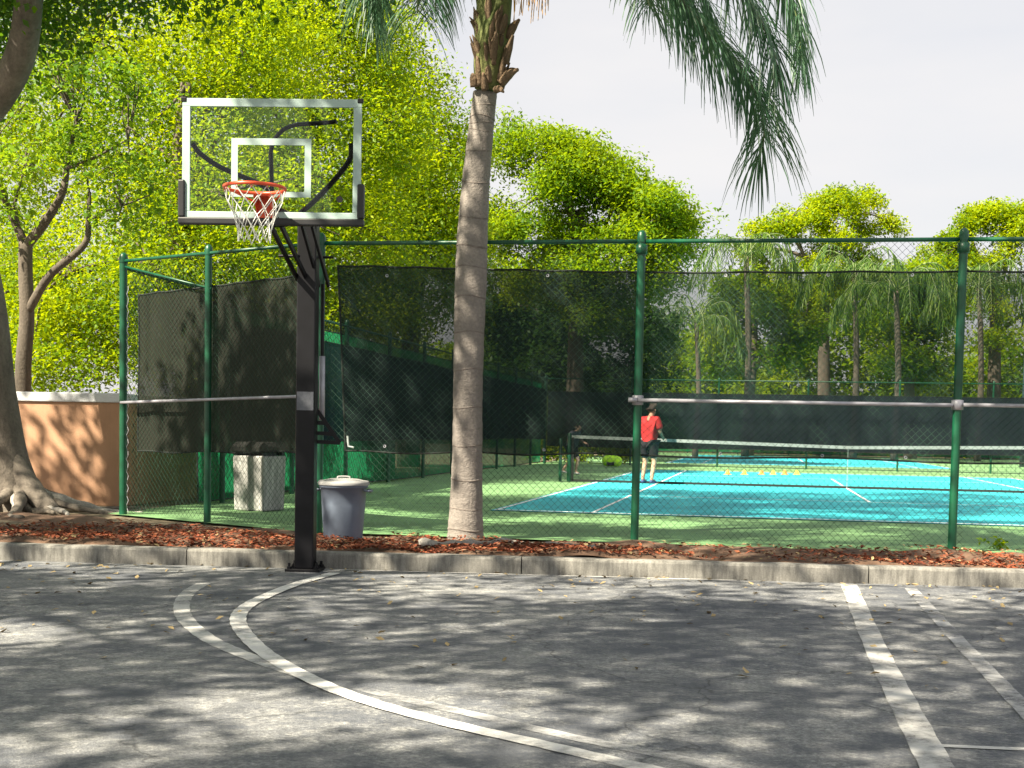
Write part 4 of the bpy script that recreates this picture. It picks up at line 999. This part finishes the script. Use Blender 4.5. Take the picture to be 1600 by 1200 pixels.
for k in range(1, 11): z = k*.09; cm.bar((.05, .004, z), (Ln-.05, .004, z), .004, .004)
cm.build('net_mesh', M['netcord'], net, kind='stuff')
MB().bar((.05, 0, .03), (Ln-.05, 0, .03), .03, .05).build('bottom_cord', M['netcord'], net)
MB().bar((.08, 0, .03), (.08, 0, 1.0), .03, .05).build('side_band', M['netcord'], net)
MB().bar((Ln/2, -.02, .0), (Ln/2, -.02, .9), .05, .006).build('centre_strap', M['tape'], net)

# ------------------------------------------------------------------ people
def skin_obj(name, verts, edges, radii, mat, parent, root=0, sub=2):
    me = bpy.data.meshes.new(name); bm = bmesh.new(); lay = bm.verts.layers.skin.verify(); bv = [bm.verts.new(tuple(v)) for v in verts]
    for (i, j) in edges: bm.edges.new((bv[i], bv[j]))
    for i, v in enumerate(bv):
        r_ = radii[i]; v[lay].radius = (r_, r_) if not isinstance(r_, tuple) else r_; v[lay].use_root = (i == root)
    bm.to_mesh(me); bm.free(); o = link_mesh(name, me, mat, parent)
    sk = o.modifiers.new('skin', 'SKIN'); sk.use_smooth_shade = True
    ss = o.modifiers.new('sub', 'SUBSURF'); ss.levels = sub; ss.render_levels = sub
    return o
def person(loc, rz, k, J, mats, label, hair_back=True):
    """J: joint dictionary in local metres, facing -y ; k scale"""
    e = empty('person', loc, rz); e.scale = (k, k, k); tag(e, label, 'person')
    V = []; E = []; Rr = []; idx = {}
    def a(n, p, r_, par=None):
        idx[n] = len(V); V.append(p); Rr.append(r_)
        if par is not None: E.append((idx[par], idx[n]))
    a('pel', J['pel'], (.135, .105)); a('wai', J['wai'], (.125, .09), 'pel'); a('che', J['che'], (.155, .105), 'wai'); a('nk0', J['nk'], (.062, .06), 'che')
    a('nk1', J['nk'].lerp(J['head'], .45), .052, 'nk0'); a('jaw', J['head']+Vector((0, -.02, -.05)), (.068, .075), 'nk1'); a('head', J['head']+Vector((0, 0, .03)), (.078, .092), 'jaw'); a('top', J['head']+Vector((0, .01, .10)), (.06, .07), 'head')
    for s in 'LR':
        a('sh'+s, J['sh'+s], .062, 'che'); a('el'+s, J['el'+s], .042, 'sh'+s); a('wr'+s, J['wr'+s], .029, 'el'+s)
        hd = (J['wr'+s]-J['el'+s]).normalized(); a('pa'+s, J['wr'+s]+hd*.075, (.036, .018), 'wr'+s)
        sd_ = hd.cross(Vector((0, 1, 0))); sd_ = sd_.normalized() if sd_.length > .1 else Vector((1, 0, 0)); cu = sd_.cross(hd)
        for q in range(4):
            b0 = J['wr'+s]+hd*.085+sd_*(.024-.016*q); Lq = (.07, .08, .075, .06)[q]
            a(f'f{q}{s}', b0+hd*Lq*.5+cu*.01, .009, 'pa'+s); a(f'g{q}{s}', b0+hd*Lq+cu*.03, .008, f'f{q}{s}')
        a('th'+s, J['wr'+s]+hd*.04+sd_*.045, .011, 'wr'+s); a('tk'+s, J['wr'+s]+hd*.075+sd_*.058, .009, 'th'+s)
        a('hp'+s, J['hp'+s], .092, 'pel'); a('kn'+s, J['kn'+s], .058, 'hp'+s); a('cf'+s, J['kn'+s].lerp(J['an'+s], .35), .056, 'kn'+s); a('an'+s, J['an'+s], .038, 'cf'+s)
        a('to'+s, J['an'+s]+J['ft'+s]*.14+Vector((0, 0, -.055)), (.04, .026), 'an'+s)
    skin_obj('body', V, E, Rr, mats['skin'], e)
    # face on the -y side
    hd = J['head']+Vector((0, 0, .02))
    MB().tube([hd+Vector((0, -.085, .03)), hd+Vector((0, -.112, -.012)), hd+Vector((0, -.088, -.022))], [.008, .014, .008], 6).build('nose', mats['skin'], e, smooth=True)
    for s in (-1, 1):
        MB().lathe([(.001, -.008), (.011, 0), (.001, .008)], hd+Vector((s*.032, -.082, .03)), 8).build('eye', M['hair'], e, smooth=True)
        MB().tube([hd+Vector((s*.078, .01, .03)), hd+Vector((s*.092, .015, .01)), hd+Vector((s*.08, .005, -.025))], [.01, .014, .008], 6).build('ear', mats['skin'], e, smooth=True)
    MB().bar(hd+Vector((-.024, -.088, -.05)), hd+Vector((.024, -.088, -.05)), .008, .008).build('mouth', M['rim'], e)
    skin_obj('hair', [hd+Vector((0, -.02, .085)), hd+Vector((0, .03, .075)), hd+Vector((0, .055, .02)), hd+Vector((0, .05, -.03))], [(0, 1), (1, 2), (2, 3)], [(.075, .05), (.092, .07), (.082, .05), (.055, .03)], mats['hair'], e, 1)
    # shirt
    v = [J['pel']+Vector((0, 0, .0)), J['wai'], J['che']+Vector((0, 0, .01)), J['nk']-Vector((0, 0, .01)), J['shL'], J['shL'].lerp(J['elL'], .8), J['shR'], J['shR'].lerp(J['elR'], .8)]
    skin_obj('shirt', v, [(0, 1), (1, 2), (2, 3), (2, 4), (4, 5), (2, 6), (6, 7)], [(.185, .165), (.18, .16), (.20, .17), (.09, .09), .10, .085, .10, .085], mats['shirt'], e, 1)
    v = [J['pel']+Vector((0, 0, .05)), J['hpL'], J['hpL'].lerp(J['knL'], .85), J['hpR'], J['hpR'].lerp(J['knR'], .85)]
    skin_obj('shorts', v, [(0, 1), (1, 2), (0, 3), (3, 4)], [(.165, .14), .125, .105, .125, .105], mats['shorts'], e, 0)
    for s in 'LR':
        h = J['an'+s]; f = J['ft'+s]
        skin_obj('shoe', [h+Vector((0, 0, -.035))-f*.05, h+Vector((0, 0, -.045))+f*.06, h+Vector((0, 0, -.058))+f*.17], [(0, 1), (1, 2)], [(.047, .045), (.05, .038), (.042, .026)], mats['shoe'], e, 1)
    return e
V3 = Vector
J1 = dict(pel=V3((0, 0, .93)), wai=V3((0, .01, 1.10)), che=V3((0, -.01, 1.32)), nk=V3((0, -.03, 1.47)), head=V3((0, -.075, 1.585)),
          shL=V3((.185, -.01, 1.40)), elL=V3((.24, -.06, 1.12)), wrL=V3((.15, -.27, 1.05)), shR=V3((-.185, -.01, 1.40)), elR=V3((-.25, -.05, 1.12)), wrR=V3((-.16, -.27, 1.04)),
          hpL=V3((.10, 0, .88)), knL=V3((.13, -.05, .49)), anL=V3((.14, .02, .095)), ftL=V3((.2, -.98, 0)), hpR=V3((-.10, 0, .88)), knR=V3((-.11, -.05, .49)), anR=V3((-.12, .06, .095)), ftR=V3((-.15, -.98, 0)))
pm = G(1013, 757, .0); pm.z = .014
person(pm, math.radians(150), 1.0, J1, dict(skin=M['skin'], hair=M['hair'], shirt=M['red'], shorts=M['dark_cloth'], shoe=M['navy']), 'person in red shirt and black shorts standing at the net, back turned')
J2 = dict(pel=V3((0, .06, .86)), wai=V3((0, .0, 1.01)), che=V3((0, -.08, 1.20)), nk=V3((0, -.14, 1.33)), head=V3((0, -.20, 1.43)),
          shL=V3((.18, -.08, 1.27)), elL=V3((.26, -.16, 1.03)), wrL=V3((.20, -.36, .98)), shR=V3((-.18, -.08, 1.27)), elR=V3((-.28, -.02, 1.03)), wrR=V3((-.30, -.18, .86)),
          hpL=V3((.10, .06, .82)), knL=V3((.13, -.12, .47)), anL=V3((.13, -.02, .095)), ftL=V3((.1, -.99, 0)), hpR=V3((-.10, .06, .82)), knR=V3((-.12, .0, .45)), anR=V3((-.13, .28, .13)), ftR=V3((-.05, -.99, 0)))
pm = G(894, 742, .0); pm.z = -.002
person(pm, math.radians(60), .85, J2, dict(skin=M['skin2'], hair=M['hair'], shirt=M['grey_shirt'], shorts=M['dark_cloth'], shoe=M['tape']), 'person in charcoal shirt and black shorts stepping forward beyond the net')
# neon bag
p = G(956, 730, 0); e = empty('sports_bag', p, -.2); tag(e, 'neon green sports bag with dark front by the back fence', 'bag')
MB().tube(spline([(-.30, 0, .17), (-.2, 0, .19), (0, 0, .21), (.2, 0, .19), (.30, 0, .17)], 4), lerp_list([.12, .175, .19, .175, .12], 4), 14).build('body', M['neon'], e, smooth=True)
MB().box((0, -.168, .12), (.26, .02, .12)).build('front_panel', M['dark_cloth'], e, bevel=.012)
for sx in (-1, 1): MB().tube(spline([(sx*.14, -.12, .28), (sx*.12, -.05, .42), (sx*.12, .05, .42), (sx*.14, .1, .28)], 4), .022, 6).build('strap', M['neon'], e, smooth=True)
# training cones on the court
for i, x in enumerate((1137, 1163, 1190, 1208, 1226, 1245)):
    y = 741; p = G(x, y, .016); p.z = .0085
    cl_ = ('orange', 'yellow')[i % 2]; ordn = ['leftmost', 'second from left', 'third from left', 'third from right', 'second from right', 'rightmost'][i]
    e = empty('training_cone', p); tag(e, f'small {cl_} training cone on the court, {ordn} of the row', 'cone', 'cones in a row on the far half of the court')
    MB().lathe([(.10, 0), (.10, .012), (.075, .014), (.03, .12), (.02, .13), (.001, .13)], (0, 0, 0), 14).build('cone', M[cl_], e, smooth=True)
    MB().box((0, 0, .004), (.22, .22, .008)).build('foot', M[cl_], e)
# light pole cut by the right edge
p = AY(1601, 640, 62); p.z = -.03; e = empty('light_pole', p); tag(e, 'dark court light pole cut off by the right edge', 'light pole')
ht = AY(1601, 312, 62).z
MB().tube([(0, 0, 0), (0, 0, ht)], [.13, .10], 12).build('pole', M['pole_grey'], e, smooth=True)
MB().bar((-.02, 0, ht-.15), (1.1, 0, ht-.05), .08, .08).build('arm', M['pole_grey'], e)
MB().box((1.3, 0, ht-.05), (.55, .35, .16)).build('lamp_head', M['pole_grey'], e, bevel=.03)
